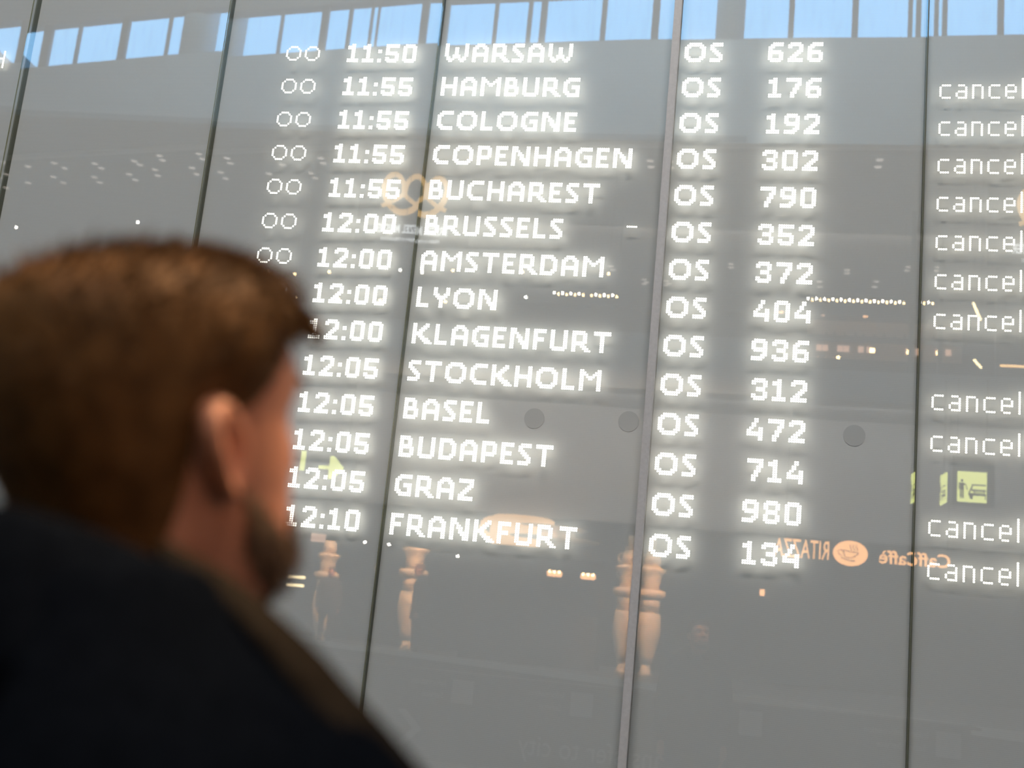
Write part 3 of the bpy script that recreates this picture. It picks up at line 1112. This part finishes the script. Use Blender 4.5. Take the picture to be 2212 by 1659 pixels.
me_ring = None
for i, (x, y) in enumerate(DL):
    g = 'left' if x < -6 else 'right'
    t = thing('downlight', 'small oval-looking recessed downlight reflected in the %s' % (
        'blank panel above the man\'s head' if g == 'left' else 'right half of the glass'), 'ceiling light', (x, y, 10.478), 0, 'recessed ceiling downlights ' + g)
    if me_ring is None:
        a = lathe('trim_ring', [(0.085, 0.0), (0.085, -0.012), (0.07, -0.012), (0.07, 0.0)], M['white_trim'], t, 14)
        c = raw_obj('diffuser', disc_data(0.07, -0.009), [tuple(range(13, -1, -1))], M['downlight'], t)
        me_ring, me_dif = a.data, c.data
    else:
        link('trim_ring', me_ring, None, t)
        link('diffuser', me_dif, None, t)

# hanging bare lamps
LAMPS = [(-4.48, 8.11, 'w'), (-3.88, 8.17, 'o'), (-2.53, 8.2, 'o'), (-0.9, 8.24, 'o'), (-3.96, 7.55, 'o'), (-2.42, 7.71, 'w'),
         (-6.57, 7.92, 'o'), (-7.11, 7.94, 'o'), (-5.88, 8.0, 'o'), (-5.63, 7.47, 'o'), (-4.8, 7.49, 'o'), (-6.47, 7.44, 'o'),
         (-11.81, 8.5, 'w'), (-9.29, 8.75, 'w')]
LL = ['white lamp just under the first letter of AMSTERDAM', 'warm lamp under the M of AMSTERDAM', 'warm lamp under the D of AMSTERDAM', 'warm lamp after the end of AMSTERDAM',
      'warm lamp inside the Y of LYON', 'white lamp to the right of LYON', 'biggest warm lamp above the man\'s forehead', 'small warm lamp just over the man\'s hair',
      'warm lamp under the first 12:00 of the AMSTERDAM line', 'warm lamp on the 2 of the LYON line', 'warm lamp on the last zero of the LYON line', 'warm lamp beside the cut-off ring of the LYON line',
      'white pin-point lamp at the far left above the hair', 'white pin-point lamp over the man\'s crown']
for (x, z, c), l in zip(LAMPS, LL):
    y = -18.35 if x < -8.8 else -16.4
    s = (abs(y) + 5.264) / 21.264
    x, z = 1.622 + (x - 1.622) * s, 1.58 + (z - 1.58) * s
    t = thing('hanging_lamp', l, 'lamp', (x, y, z), 0, 'bare hanging lamps')
    ball('bulb', (0, 0, 0), 0.026, M['bulb_white' if c == 'w' else 'bulb_orange'], t)
    tube('lamp_cord', [(0, 0, 0.02), (0, 0, 10.478 - z)], 0.004, M['cord'], t, 6)

# two garlands of bulbs along the upper bar
def garland(label, x0, x1, n, y, z, skip=()):
    t = thing('string_light', label, 'string of lights', (0, y, z), 0, 'bulb garlands over the bar')
    tube('rail', [(x0 - 0.05, 0, 0.09), (x1 + 0.05, 0, 0.09)], 0.012, M['cord'], t, 6)
    tube('hanger', [(x0, 0, 0.09), (x0, 0, 10.478 - z)], 0.006, M['cord'], t, 6)
    tube('hanger', [(x1, 0, 0.09), (x1, 0, 10.478 - z)], 0.006, M['cord'], t, 6)
    for i in range(n):
        if i in skip:
            continue
        x = x0 + (x1 - x0) * i / (n - 1)
        ball('bulb', (x, 0, 0.012 if i % 2 == 0 else -0.012), 0.018, M['bulb_white' if i % 2 == 0 else 'bulb_orange'], t, 1.7)


garland('row of about two dozen small bulbs reflected right of the flight number 404', 2.47, 4.35, 24, -19.0, 8.8)
garland('shorter row of small bulbs reflected right of LYON', -2.37, -1.03, 16, -19.0, 8.69, (8,))

# pendants under the garlands
for x, z, c, l in ((2.79, 8.53, 0, 'left one of the two dome pendants right of 404'), (3.63, 8.54, 1, 'right, brighter one of the two dome pendants right of 404'),
                   (1.94, 8.56, 1, 'dome pendant shining through the zero of 404'), (-1.65, 8.48, 2, 'unlit left dome pendant below the bulbs right of LYON'), (-1.04, 8.5, 2, 'unlit dome pendant at the right end below the bulbs right of LYON')):
    t = thing('pendant_lamp', l, 'pendant lamp', (x, -19.2, z), 0, 'dome pendants over the bar')
    lathe('shade', [(0.06, 0.0), (0.055, 0.03), (0.03, 0.06), (0.008, 0.075)], M['dark'], t, 16)
    if c < 2:
        ball('bulb', (0, 0, -0.005), 0.052 if c else 0.045, M['lamp_warm'] if c else M['panel_lit'], t, 0.45)
    tube('lamp_cord', [(0, 0, 0.07), (0, 0, 10.478 - z)], 0.005, M['cord'], t, 6)

# upper bar: back wall, shelf, lit panels, bottles
t = thing('back_bar', 'warm-lit back bar with shelf and glowing panels reflected right of 936', 'bar', (0, -19.6, 7.15))
box('bar_wall', 2.5, 5.0, -0.12, 0.0, 0.55, 1.38, M['warm_wall'], t)
box('shelf', 2.45, 5.0, 0.0, 0.3, 0.93, 0.99, M['dark'], t)
box('counter', 2.2, 6.6, 0.55, 0.85, 0.0, 0.36, M['dark'], t)
for x in (2.73, 2.85, 3.145, 3.265, 3.55, 3.715, 4.465, 4.66):
    s = 24.85 / 24.264
    xx = 1.622 + (x - 1.622) * s
    box('lit_panel', xx - 0.055 * s, xx + 0.055 * s, 0.005, 0.02, 0.72, 0.85, M['panel_lit'], t)
for i in range(9):
    x = 2.86 + i * 0.2 + random.uniform(-.05, .05)
    h = random.uniform(0.07, 0.13)
    o = lathe('bottle', [(0.028, 0), (0.03, h * 0.55), (0.01, h * 0.75), (0.01, h)], M['bottle'], None, 10)
    o.location = (x, -19.42, 8.142)
    tag(o, 'dark bottle silhouette on the shelf of the back bar', 'bottle', 'bottles on the back-bar shelf')
for i in range(9):
    h = random.uniform(0.075, 0.11)
    o = lathe('bottle', [(0.016, 0), (0.018, h * 0.55), (0.007, h * 0.75), (0.007, h)], M['panel_lit'] if i % 3 == 1 else M['cream_cup'], None, 10)  # every third bottle glows; its lit look is put into the material
    o.location = (2.66 + i * 0.052, -18.95, 7.511)
    tag(o, 'pale small bottle on the bar counter right of 936', 'bottle', 'small bottles on the bar counter')
for x, z, l in ((3.765, 7.75, 'square table lamp on the bar, left of the dark column'), (4.48, 7.75, 'square lamp beside the dark column at the panel joint'), (3.11, 7.56, 'small square lamp among the pale bottles')):
    t = thing('table_lamp', l, 'lamp', (x, -18.92, 7.512), 0, 'square lamps on the bar')
    s = 0.045 if z > 7.7 else 0.03
    box('lamp_shade', -s, s, -s, s, z - 7.51 - 0.03, z - 7.51 + 0.035, M['bulb_orange'], t)
    tube('stand', [(0, 0, 0), (0, 0, z - 7.54)], 0.008, M['cord'], t, 6)
    lathe('base', [(0.03, 0.0), (0.03, 0.012), (0.01, 0.014)], M['cord'], t, 12)
o = box('column', 4.39, 4.47, -18.4, -18.25, 7.15, 10.48, M['dark'])
tag(o, 'thin dark column beside the joint at the right of the upper bar', 'column')
o = box('column', 5.46, 5.62, -18.6, -18.4, 7.15, 10.48, M['dark'])
tag(o, 'wider dark column left of the horizontal amber tube', 'column')
for pts, m_, l in ((((4.74, -16.3, 8.03), (4.87, -16.3, 7.71)), 'tube', 'slanted bright tube crossing the seventh cancelled note'),
                   (((4.785, -16.42, 7.02), (4.915, -16.42, 6.87)), 'tube', 'slanted white tube in the gap below the seventh cancelled note'),
                   (((5.2, -16.3, 6.9), (5.75, -16.3, 6.9)), 'tube_amber', 'level amber tube at the right edge below the seventh cancelled note')):
    t = thing('tube_light', l, 'tube light', pts[0], 0, 'tube lights at the right')
    p1 = Vector(pts[1]) - Vector(pts[0])
    tube('tube', [(0, 0, 0), p1], 0.022, M[m_], t, 10)
    tube('suspension', [(0, 0, 0.02), (0, 0, 10.478 - pts[0][2])], 0.004, M['cord'], t, 6)
    tube('suspension', [p1 + Vector((0, 0, 0.02)), (p1.x, p1.y, 10.478 - pts[0][2])], 0.004, M['cord'], t, 6)
b = bmesh.new()
add_box(b, -9.0, 1.8, -18.42, -18.36, 7.152, 7.75)
o = bm_obj('balustrade', b, M['soffit'])
tag(o, 'grey balustrade of the upper gallery reflected behind KLAGENFURT', 'balustrade')
# pretzel signs
def pretzel(xc, label, yy=-16.9):
    s = (abs(yy) + 5.264) / 21.264
    X = 1.622 + (xc - 1.622) * s
    Z = 1.58 + (9.66 - 1.58) * s
    t = thing('pretzel_sign', label, 'shop sign', (X, yy, Z), 0, 'pretzel shop signs')
    k = 0.42 * s
    P = []
    # loop of a pretzel as one closed rope: bottom arc, side lobes, crossing ends
    ctrl = [(-0.98, -0.66), (-0.58, -0.48), (-0.14, -0.16), (0.04, 0.12), (0.07, 0.48), (0.36, 0.86), (0.72, 0.82), (0.95, 0.35), (0.84, -0.22), (0.48, -0.74),
            (0.0, -0.92), (-0.48, -0.74), (-0.84, -0.22), (-0.95, 0.35), (-0.72, 0.82), (-0.36, 0.86), (-0.07, 0.48), (-0.04, 0.12), (0.14, -0.16), (0.58, -0.48), (0.98, -0.66)]
    pts = []
    c = [ctrl[0]] + ctrl + [ctrl[-1]]
    for i in range(1, len(c) - 2):
        for u in range(6):
            f = u / 6
            q = []
            for a in (0, 1):
                p0, p1, p2, p3 = c[i - 1][a], c[i][a], c[i + 1][a], c[i + 2][a]
                q.append(0.5 * (2 * p1 + (p2 - p0) * f + (2 * p0 - 5 * p1 + 4 * p2 - p3) * f * f + (3 * p1 - p0 - 3 * p2 + p3) * f ** 3))
            pts.append(q)
    pts.append(ctrl[-1])
    n = len(pts)
    path = [(p[0] * k, 0.04 * math.cos(3 * math.pi * i / n), p[1] * k) for i, p in enumerate(pts)]
    rr = [k * (0.10 + 0.045 * math.sin(math.pi * i / n) ** 2) for i in range(n)]
    tube('pretzel', path, rr, M['amber_soft'], t, 12)
    a = lettering('shop_name', 'BREZEL MEISTER', 0.235 * s, M['white_sign'], t, (0.0, 0, -0.80 * s), 0.60, 0.015, shear=0.12, bold=0.004)
    lettering('slogan', 'FRESH N DELICIOUS', 0.085 * s, M['white_sign'], t, (0.0, 0, -0.96 * s), 0.95, 0.01)
    box('backing', -0.95, 0.95, -0.14, -0.09, -1.05, 0.62, M['dark'], t)
    tube('hanger', [(-0.8, -0.11, 0.6), (-0.8, -0.11, 10.478 - Z)], 0.01, M['cord'], t, 6)
    tube('hanger', [(0.8, -0.11, 0.6), (0.8, -0.11, 10.478 - Z)], 0.01, M['cord'], t, 6)
    return t


pretzel(-4.575, 'orange pretzel sign doubled across the joint beside BUCHAREST')
pretzel(5.84, 'pretzel sign cut off at the right picture edge, letters TER of its name showing')

# way signs
def plate(name, parent, x0, x1, z0, z1, m, y0=0.0, y1=0.02):
    return box(name, x0, x1, y0, y1, z0, z1, m, parent)


def pict_person(parent, s, ox, oz, m):
    V, F = [], []

    def rect(x0, x1, z0, z1, sk=0.0):
        i = len(V)
        V.extend([(ox + (x0) * s, 0.026, oz + z0 * s), (ox + x1 * s, 0.026, oz + z0 * s), (ox + (x1 + sk) * s, 0.026, oz + z1 * s), (ox + (x0 + sk) * s, 0.026, oz + z1 * s)])
        F.append((i, i + 3, i + 2, i + 1))
    rect(0.085, 0.205, 0.42, 0.645)
    rect(0.085, 0.135, 0.12, 0.42)
    rect(0.155, 0.205, 0.12, 0.42)
    rect(0.04, 0.075, 0.41, 0.60)
    rect(0.04, 0.25, 0.60, 0.645)
    rect(0.305, 0.335, 0.42, 0.64, -0.08)
    i = len(V)
    for k in range(14):
        a = 2 * math.pi * k / 14
        V.append((ox + (0.145 + 0.045 * math.cos(a)) * s, 0.026, oz + (0.72 + 0.045 * math.sin(a)) * s))
    F.append(tuple(range(i + 13, i - 1, -1)))
    return raw_obj('pictogram_person', V, F, m, parent)


def pict_car(parent, s, ox, oz, m, my):
    V, F = [], []

    def poly(pts, y=0.026):
        i = len(V)
        V.extend([(ox + x * s, y, oz + z * s) for x, z in pts])
        F.append(tuple(range(i + len(pts) - 1, i - 1, -1)))
    poly([(0.37, 0.24), (0.95, 0.24), (0.95, 0.46), (0.43, 0.46), (0.375, 0.38)])
    poly([(0.42, 0.12), (0.52, 0.12), (0.52, 0.25), (0.40, 0.25)])
    poly([(0.92, 0.10), (0.95, 0.10), (0.95, 0.25), (0.92, 0.25)])
    poly([(0.43, 0.455), (0.475, 0.455), (0.525, 0.60), (0.49, 0.64)])
    poly([(0.49, 0.595), (0.95, 0.595), (0.95, 0.64), (0.49, 0.64)])
    o = raw_obj('pictogram_car', V, F, m, parent)
    V.clear()
    F.clear()
    poly([(0.42, 0.32), (0.54, 0.32), (0.54, 0.40), (0.42, 0.40)], 0.03)
    poly([(0.91, 0.31), (0.95, 0.31), (0.95, 0.39), (0.91, 0.39)], 0.03)
    for k in range(5):
        poly([(0.60 + k * 0.058, 0.31), (0.63 + k * 0.058, 0.31), (0.63 + k * 0.058, 0.41), (0.60 + k * 0.058, 0.41)], 0.03)
    raw_obj('car_lights', V, F, my, o)
    return o


t = thing('parking_sign', 'square yellow-green sign of a person beside a car, right of the second-last joint', 'sign', (4.50, -16.0, 4.43), 0)
plate('sign_face', t, 0.0, 0.47, 0.0, 0.52, M['yellow_sign'])
plate('sign_box', t, -0.08, 0.60, -0.06, 0.78, M['dark'], -0.12, -0.01)
pict_person(t, 0.5, 0.0, 0.0, M['black_mark'])
pict_car(t, 0.48, 0.0, 0.0, M['black_mark'], M['yellow_sign'])
tube('hanger', [(0.0, -0.06, 0.78), (0.0, -0.06, 2.15)], 0.012, M['cord'], t, 6)
tube('hanger', [(0.47, -0.06, 0.78), (0.47, -0.06, 2.15)], 0.012, M['cord'], t, 6)
t = thing('parking_sign', 'same yellow-green car sign seen almost edge-on, narrow beside the square one', 'sign', (4.295, -16.45, 4.40), R(84.5))
plate('sign_face', t, 0.0, 0.47, 0.0, 0.52, M['yellow_sign'])
pict_person(t, 0.5, 0.0, 0.0, M['black_mark'])
pict_car(t, 0.48, 0.0, 0.0, M['black_mark'], M['yellow_sign'])
tube('hanger', [(0.2, 0.0, 0.52), (0.2, 0.0, 2.18)], 0.012, M['cord'], t, 6)

t = thing('arrow_sign', 'dark way sign with a pale yellow arrow under the BUDAPEST time', 'sign', (-5.99, -16.0, 4.02))
plate('sign_box', t, -0.5, 1.1, 0.0, 0.6, M['dark'], -0.12, 0.0)
plate('sign_bar', t, 0.03, 0.13, 0.10, 0.47, M['yellow_sign'], 0.0, 0.01)
V = [(0.40, 0.19), (0.74, 0.19), (0.60, 0.40), (0.70, 0.40), (0.90, 0.215), (0.90, 0.165), (0.70, -0.0 + 0.02), (0.60, 0.02), (0.74, 0.12), (0.40, 0.12)]
V = [(0.40, 0.215), (0.735, 0.215), (0.60, 0.40), (0.685, 0.40), (0.885, 0.20), (0.885, 0.165), (0.685, -0.03), (0.60, -0.03), (0.735, 0.145), (0.40, 0.145)]
bm = bmesh.new()
f = bm.faces.new([bm.verts.new((x, 0.012, z + 0.01)) for x, z in V[::-1]])
bmesh.ops.triangulate(bm, faces=[f])
bm_obj('arrow', bm, M['yellow_sign'], t)
tube('hanger', [(-0.3, -0.06, 0.6), (-0.3, -0.06, 2.55)], 0.012, M['cord'], t, 6)
tube('hanger', [(0.9, -0.06, 0.6), (0.9, -0.06, 2.55)], 0.012, M['cord'], t, 6)

# coffee sign: name, oval with steaming cup, second word
t = thing('cafe_sign', 'glowing orange cafe name sign with an oval steaming-cup emblem, lower right', 'shop sign', (3.42, -18.0, 3.59))
bm = bmesh.new()
bmesh.ops.create_cone(bm, cap_ends=True, segments=48, radius1=1, radius2=1, depth=0.03)
bmesh.ops.rotate(bm, cent=(0, 0, 0), matrix=Matrix.Rotation(math.pi / 2, 3, 'X'), verts=bm.verts)
bmesh.ops.scale(bm, vec=(0.315, 1, 0.235), verts=bm.verts)
ov = bm_obj('oval_emblem', bm, M['amber'], t)
cup = [(-0.20, 0.05), (-0.235, 0.02), (-0.20, -0.03), (-0.15, -0.06)]
tube('cup_drawing', [(-0.13, 0.03, 0.05)] + [(-0.14 + 0.06 * i / 5, 0.03, 0.05 - 0.13 * math.sin(i / 5 * math.pi / 2)) for i in range(6)] + [(0.0, 0.03, -0.09), (0.06, 0.03, -0.07), (0.14, 0.03, 0.0), (0.15, 0.03, 0.015), (0.0, 0.03, 0.03), (-0.13, 0.03, 0.05)], 0.008, M['brown_line'], ov, 6)
tube('cup_handle', [(-0.14, 0.03, 0.05)] + [(x, 0.03, z) for x, z in cup], 0.006, M['brown_line'], ov, 6)
for i in range(3):
    tube('steam', [(0.0 + i * 0.055 + 0.018 * math.sin(k * 1.3), 0.03, 0.05 + k * 0.022) for k in range(6)], 0.007, M['brown_line'], ov, 6)
tube('saucer_line', [(-0.17, 0.03, -0.09), (0.0, 0.03, -0.14), (0.09, 0.03, -0.14)], 0.009, M['brown_line'], ov, 6)  # brown line drawn under the cup
lettering('first_word', 'Caffè', 0.345, M['amber'], t, (0.885, 0, -0.13), 1.02, 0.015, bold=0.004)
lettering('second_word', 'RITAZZA', 0.50, M['amber'], t, (-0.88, 0, -0.155), 0.50, 0.015)
tube('rail', [(-1.45, -0.05, -0.02), (1.55, -0.05, -0.02)], 0.012, M['cord'], t, 6)
tube('hanger', [(-1.2, -0.05, 0), (-1.2, -0.05, 2.95)], 0.012, M['cord'], t, 6)
tube('hanger', [(1.2, -0.05, 0), (1.2, -0.05, 2.95)], 0.012, M['cord'], t, 6)

# towers of giant stacked cups standing on the raised floor
TOWER = {
    'foot': [(0.13, 0.0), (0.16, 0.05), (0.12, 0.09), (0.10, 0.16), (0.11, 0.24)],
    'lower_cup': [(0.11, 0.24), (0.16, 0.42), (0.225, 0.72), (0.25, 0.95), (0.235, 1.15), (0.21, 1.28)],
    'middle_cup': [(0.205, 1.28), (0.215, 1.45), (0.22, 1.55)],
    'saucer': [(0.20, 1.55), (0.285, 1.62), (0.30, 1.68), (0.29, 1.74), (0.20, 1.76)],
    'upper_cup': [(0.165, 1.76), (0.185, 1.95), (0.205, 2.08), (0.27, 2.14), (0.285, 2.19), (0.19, 2.22)],
    'top_cup': [(0.165, 2.22), (0.175, 2.35), (0.16, 2.46), (0.12, 2.54)],
    'cap': [(0.10, 2.54), (0.13, 2.57), (0.13, 2.60), (0.05, 2.61)],
    'chimney': [(0.055, 2.61), (0.058, 2.72), (0.065, 2.84)],
}


def tower(label, x, y, keep, s=1.0):
    t = thing('cup_tower', label, 'sculpture', (x, y, 0.92), 0, 'towers of giant cups')
    for nme in keep:
        p = lathe(nme, [(r * s, z * s) for r, z in TOWER[nme]], M['cream_cup'], t, 24)
        if nme in ('upper_cup', 'top_cup') and s == 1.0:
            zz = sum(z for _, z in TOWER[nme]) / len(TOWER[nme])
            tube('cup_handle', [(-0.16 - 0.10 * math.sin(a), 0, zz - 0.02 - 0.10 * math.cos(a)) for a in [i * math.pi / 6 for i in range(7)]], 0.022, M['cream_cup'], p, 8)
        if nme == 'top_cup':
            lettering('printed_word', 'RITAZZA', 0.11 * s, M['brown_line'], p, (0, 0.185 * s, 2.28 * s), 0.62, 0.002)
        if nme in ('lower_cup', 'middle_cup'):
            tube('ring_line', [(1.015 * r * s * math.cos(a), 1.015 * r * s * math.sin(a), z * s) for r, z in [(0.242, 0.86) if nme == 'lower_cup' else (0.215, 1.42)] for a in [i * math.pi / 12 for i in range(25)]], 0.006, M['brown_line'], p, 6)
    return t


FULL = list(TOWER)
for k_ in ('saucer', 'upper_cup', 'lower_cup'):
    TOWER[k_] = [(r * 1.08, z) for r, z in TOWER[k_]]
tower('cream tower of giant stacked cups doubled on both sides of the mullion', -0.40, -20.0, FULL)
tower('slender lit cup tower just right of the man\'s chin', -6.40, -20.0, FULL[:6], 0.86)
tower('cup tower behind the walking person under FRANKFURT', -4.92, -19.6, FULL[:5], 0.98)

# lying giant cup on the cafe roof
t = thing('giant_cup', 'giant orange-lit cup with two saucers behind the word FRANKFURT', 'sculpture', (-2.75, -20.0, 3.33))
o = lathe('cup_body', [(0.58, 0.0), (0.67, 0.05), (0.69, 0.3), (0.68, 0.60), (0.62, 0.63)], M['amber_cup'], t, 32)
tube('cup_handle', [(-0.62 - 0.24 * math.sin(a), 0.1, 0.36 - 0.19 * math.cos(a)) for a in [i * math.pi / 8 for i in range(9)]], 0.07, M['amber_cup'], t, 10)
o = lathe('saucer', [(0.20, 0.0), (0.75, 0.02), (0.80, 0.05), (0.20, 0.06)], M['cream_cup'], t, 32)
o.location = (0.62, 0.1, 0.40)
o = lathe('saucer', [(0.25, 0.0), (0.95, 0.03), (1.0, 0.07), (0.25, 0.08)], M['cream_cup'], t, 32)
o.location = (0.70, 0.15, 0.14)
o = lathe('saucer_rim', [(0.45, 0.0), (0.55, 0.18), (0.52, 0.40)], M['cream_cup'], t, 24)
o.location = (0.62, 0.0, 0.0)
t = thing('cafe_kiosk', 'dark cafe kiosk below the giant cup, only its edge catching light', 'kiosk', (-2.4, -20.0, 0.92))
box('roof', -1.5, 1.5, -0.9, 0.45, 2.30, 2.40, M['dark'], t)
box('counter', -1.4, 1.4, -0.1, 0.4, 0.0, 1.1, M['dark'], t)
for sx in (-1.4, 1.4):
    box('post', sx - 0.05, sx + 0.05, -0.8, -0.7, 0.0, 2.3, M['dark'], t)
for x, l in ((-1.895, 'left one of two glowing amber lamp boxes under FRANKFURT'), (-1.195, 'right one of two glowing amber lamp boxes under FRANKFURT')):
    t = thing('lamp_box', l, 'lamp', (x, -19.45, 2.75), 0, 'amber lamp boxes of the kiosk')
    box('lamp_shade', -0.155, 0.155, -0.06, 0.06, 0.0, 0.12, M['lamp_warm'], t, bevel=0.02)
    for k in (-0.1, 0.0, 0.1):
        ball('bulb', (k, 0.065, 0.095), 0.028, M['bulb_orange'], t)
    tube('hanger', [(0, 0, 0.11), (0, 0, 0.475)], 0.008, M['cord'], t, 6)
for x, z, l in ((-7.08, 2.27, 'upper yellow tube light right of the man\'s chin'), (-7.09, 2.09, 'lower yellow tube light right of the man\'s chin')):
    t = thing('tube_light', l, 'tube light', (x, -20.0, z), 0, 'yellow tube lights by the chin')
    tube('tube', [(-0.2, 0, 0), (0.2, 0, 0)], 0.028, M['tube'], t, 10)
    yo = 0.0 if z > 2.2 else -0.08
    tube('suspension', [(-0.15, yo * 0.3, 0.015), (-0.15, yo, 0.06), (-0.15, yo, 4.05 - z)], 0.005, M['cord'], t, 6)
o = box('menu_board', -6.86, -6.54, -20.05, -19.98, 3.06, 3.24, M['panel_lit'])
tag(o, 'small pink glowing board left of the slender cup tower', 'sign')
t = thing('small_lamp', 'single small amber lamp below flight number 134', 'lamp', (1.87, -20.0, 2.74))
box('lamp_shade', -0.05, 0.05, -0.05, 0.05, 0.02, 0.15, M['lamp_warm'], t)
box('tray', -0.06, 0.16, -0.06, 0.06, 0.0, 0.02, M['warm_wall'], t)
tube('hanger', [(0, 0, 0.14), (0, 0, 1.31)], 0.006, M['cord'], t, 6)
for x, z, l in ((-5.43, 3.1, 'tiny white lamp between the time 12:10 and the chin'), (-3.93, 2.98, 'tiny white lamp below the R of FRANKFURT')):
    t = thing('small_lamp', l, 'lamp', (x, -19.25, z), 0)
    ball('bulb', (0, 0, 0), 0.026, M['bulb_white'], t)
    tube('hanger', [(0, 0, 0.02), (0, 0, 4.05 - z)], 0.005, M['cord'], t, 6)

# dark information desk with faint grey lettering
t = thing('information_desk', 'long dark desk with faint mirrored grey lettering at the bottom of the picture', 'desk', (0.4, -9.0, 0.0))
box('desk_front', -3.2, 3.4, -0.30, 0.0, 0.0, 1.0, M['dark'], t)
box('desk_top', -3.3, 3.5, -0.55, 0.05, 1.0, 1.03, M['dark'], t)
lettering('main_word', 'transfer to city', 0.34, M['letter_grey'], t, (-0.27, 0.004, 0.19), 0.82, 0.004)
raw_obj('arrow_mark', [(-2.28, .005, .34), (-2.49, .005, .13), (-2.60, .005, .13), (-2.39, .005, .34), (-2.60, .005, .55), (-2.49, .005, .55)], [(3, 2, 1, 0), (0, 5, 4, 3)], M['letter_grey'], t)
for x in (-1.83, -0.41, 1.31, 3.17):
    i_ = raw_obj('icon_square', [(x - .13, .004, .68), (x + .13, .004, .68), (x + .13, .004, .95), (x - .13, .004, .95)], [(3, 2, 1, 0)], M['letter_grey'], t)
    lettering('service_word', 'Information', 0.105, M['letter_grey'], t, (x - 0.42, 0.004, 0.86), 0.85, 0.003)
    lettering('service_word', 'Service', 0.105, M['letter_grey'], t, (x - 0.36, 0.004, 0.72), 0.85, 0.003)
pose(0, 0, 0.97, 1.0, 1.672)
# travellers on the raised floor, dark against the lit cafe
def traveller(label, x, y, rz, h, coat, g):
    t = thing('person', label, 'person', (x, y, 0.92), rz, g)
    t.scale = (h / 1.82,) * 3
    build_body(t, 0.012)
    build_hair(t, 300)
    build_clothes(t, coat, 0.70, False)
    return t


traveller('person walking in dark clothes before the cup tower under FRANKFURT', -4.42, -18.3, R(70), 1.80, mat('charcoal_coat', (0.02, 0.02, 0.022), 0.9, noise=0.1), 'people before the cafe')
traveller('person in a dark coat standing right of the slender cup tower by the man\'s chin', -6.02, -19.1, R(-20), 1.60, mat('dark_grey_coat', (0.025, 0.025, 0.03), 0.9, noise=0.1), 'people before the cafe')
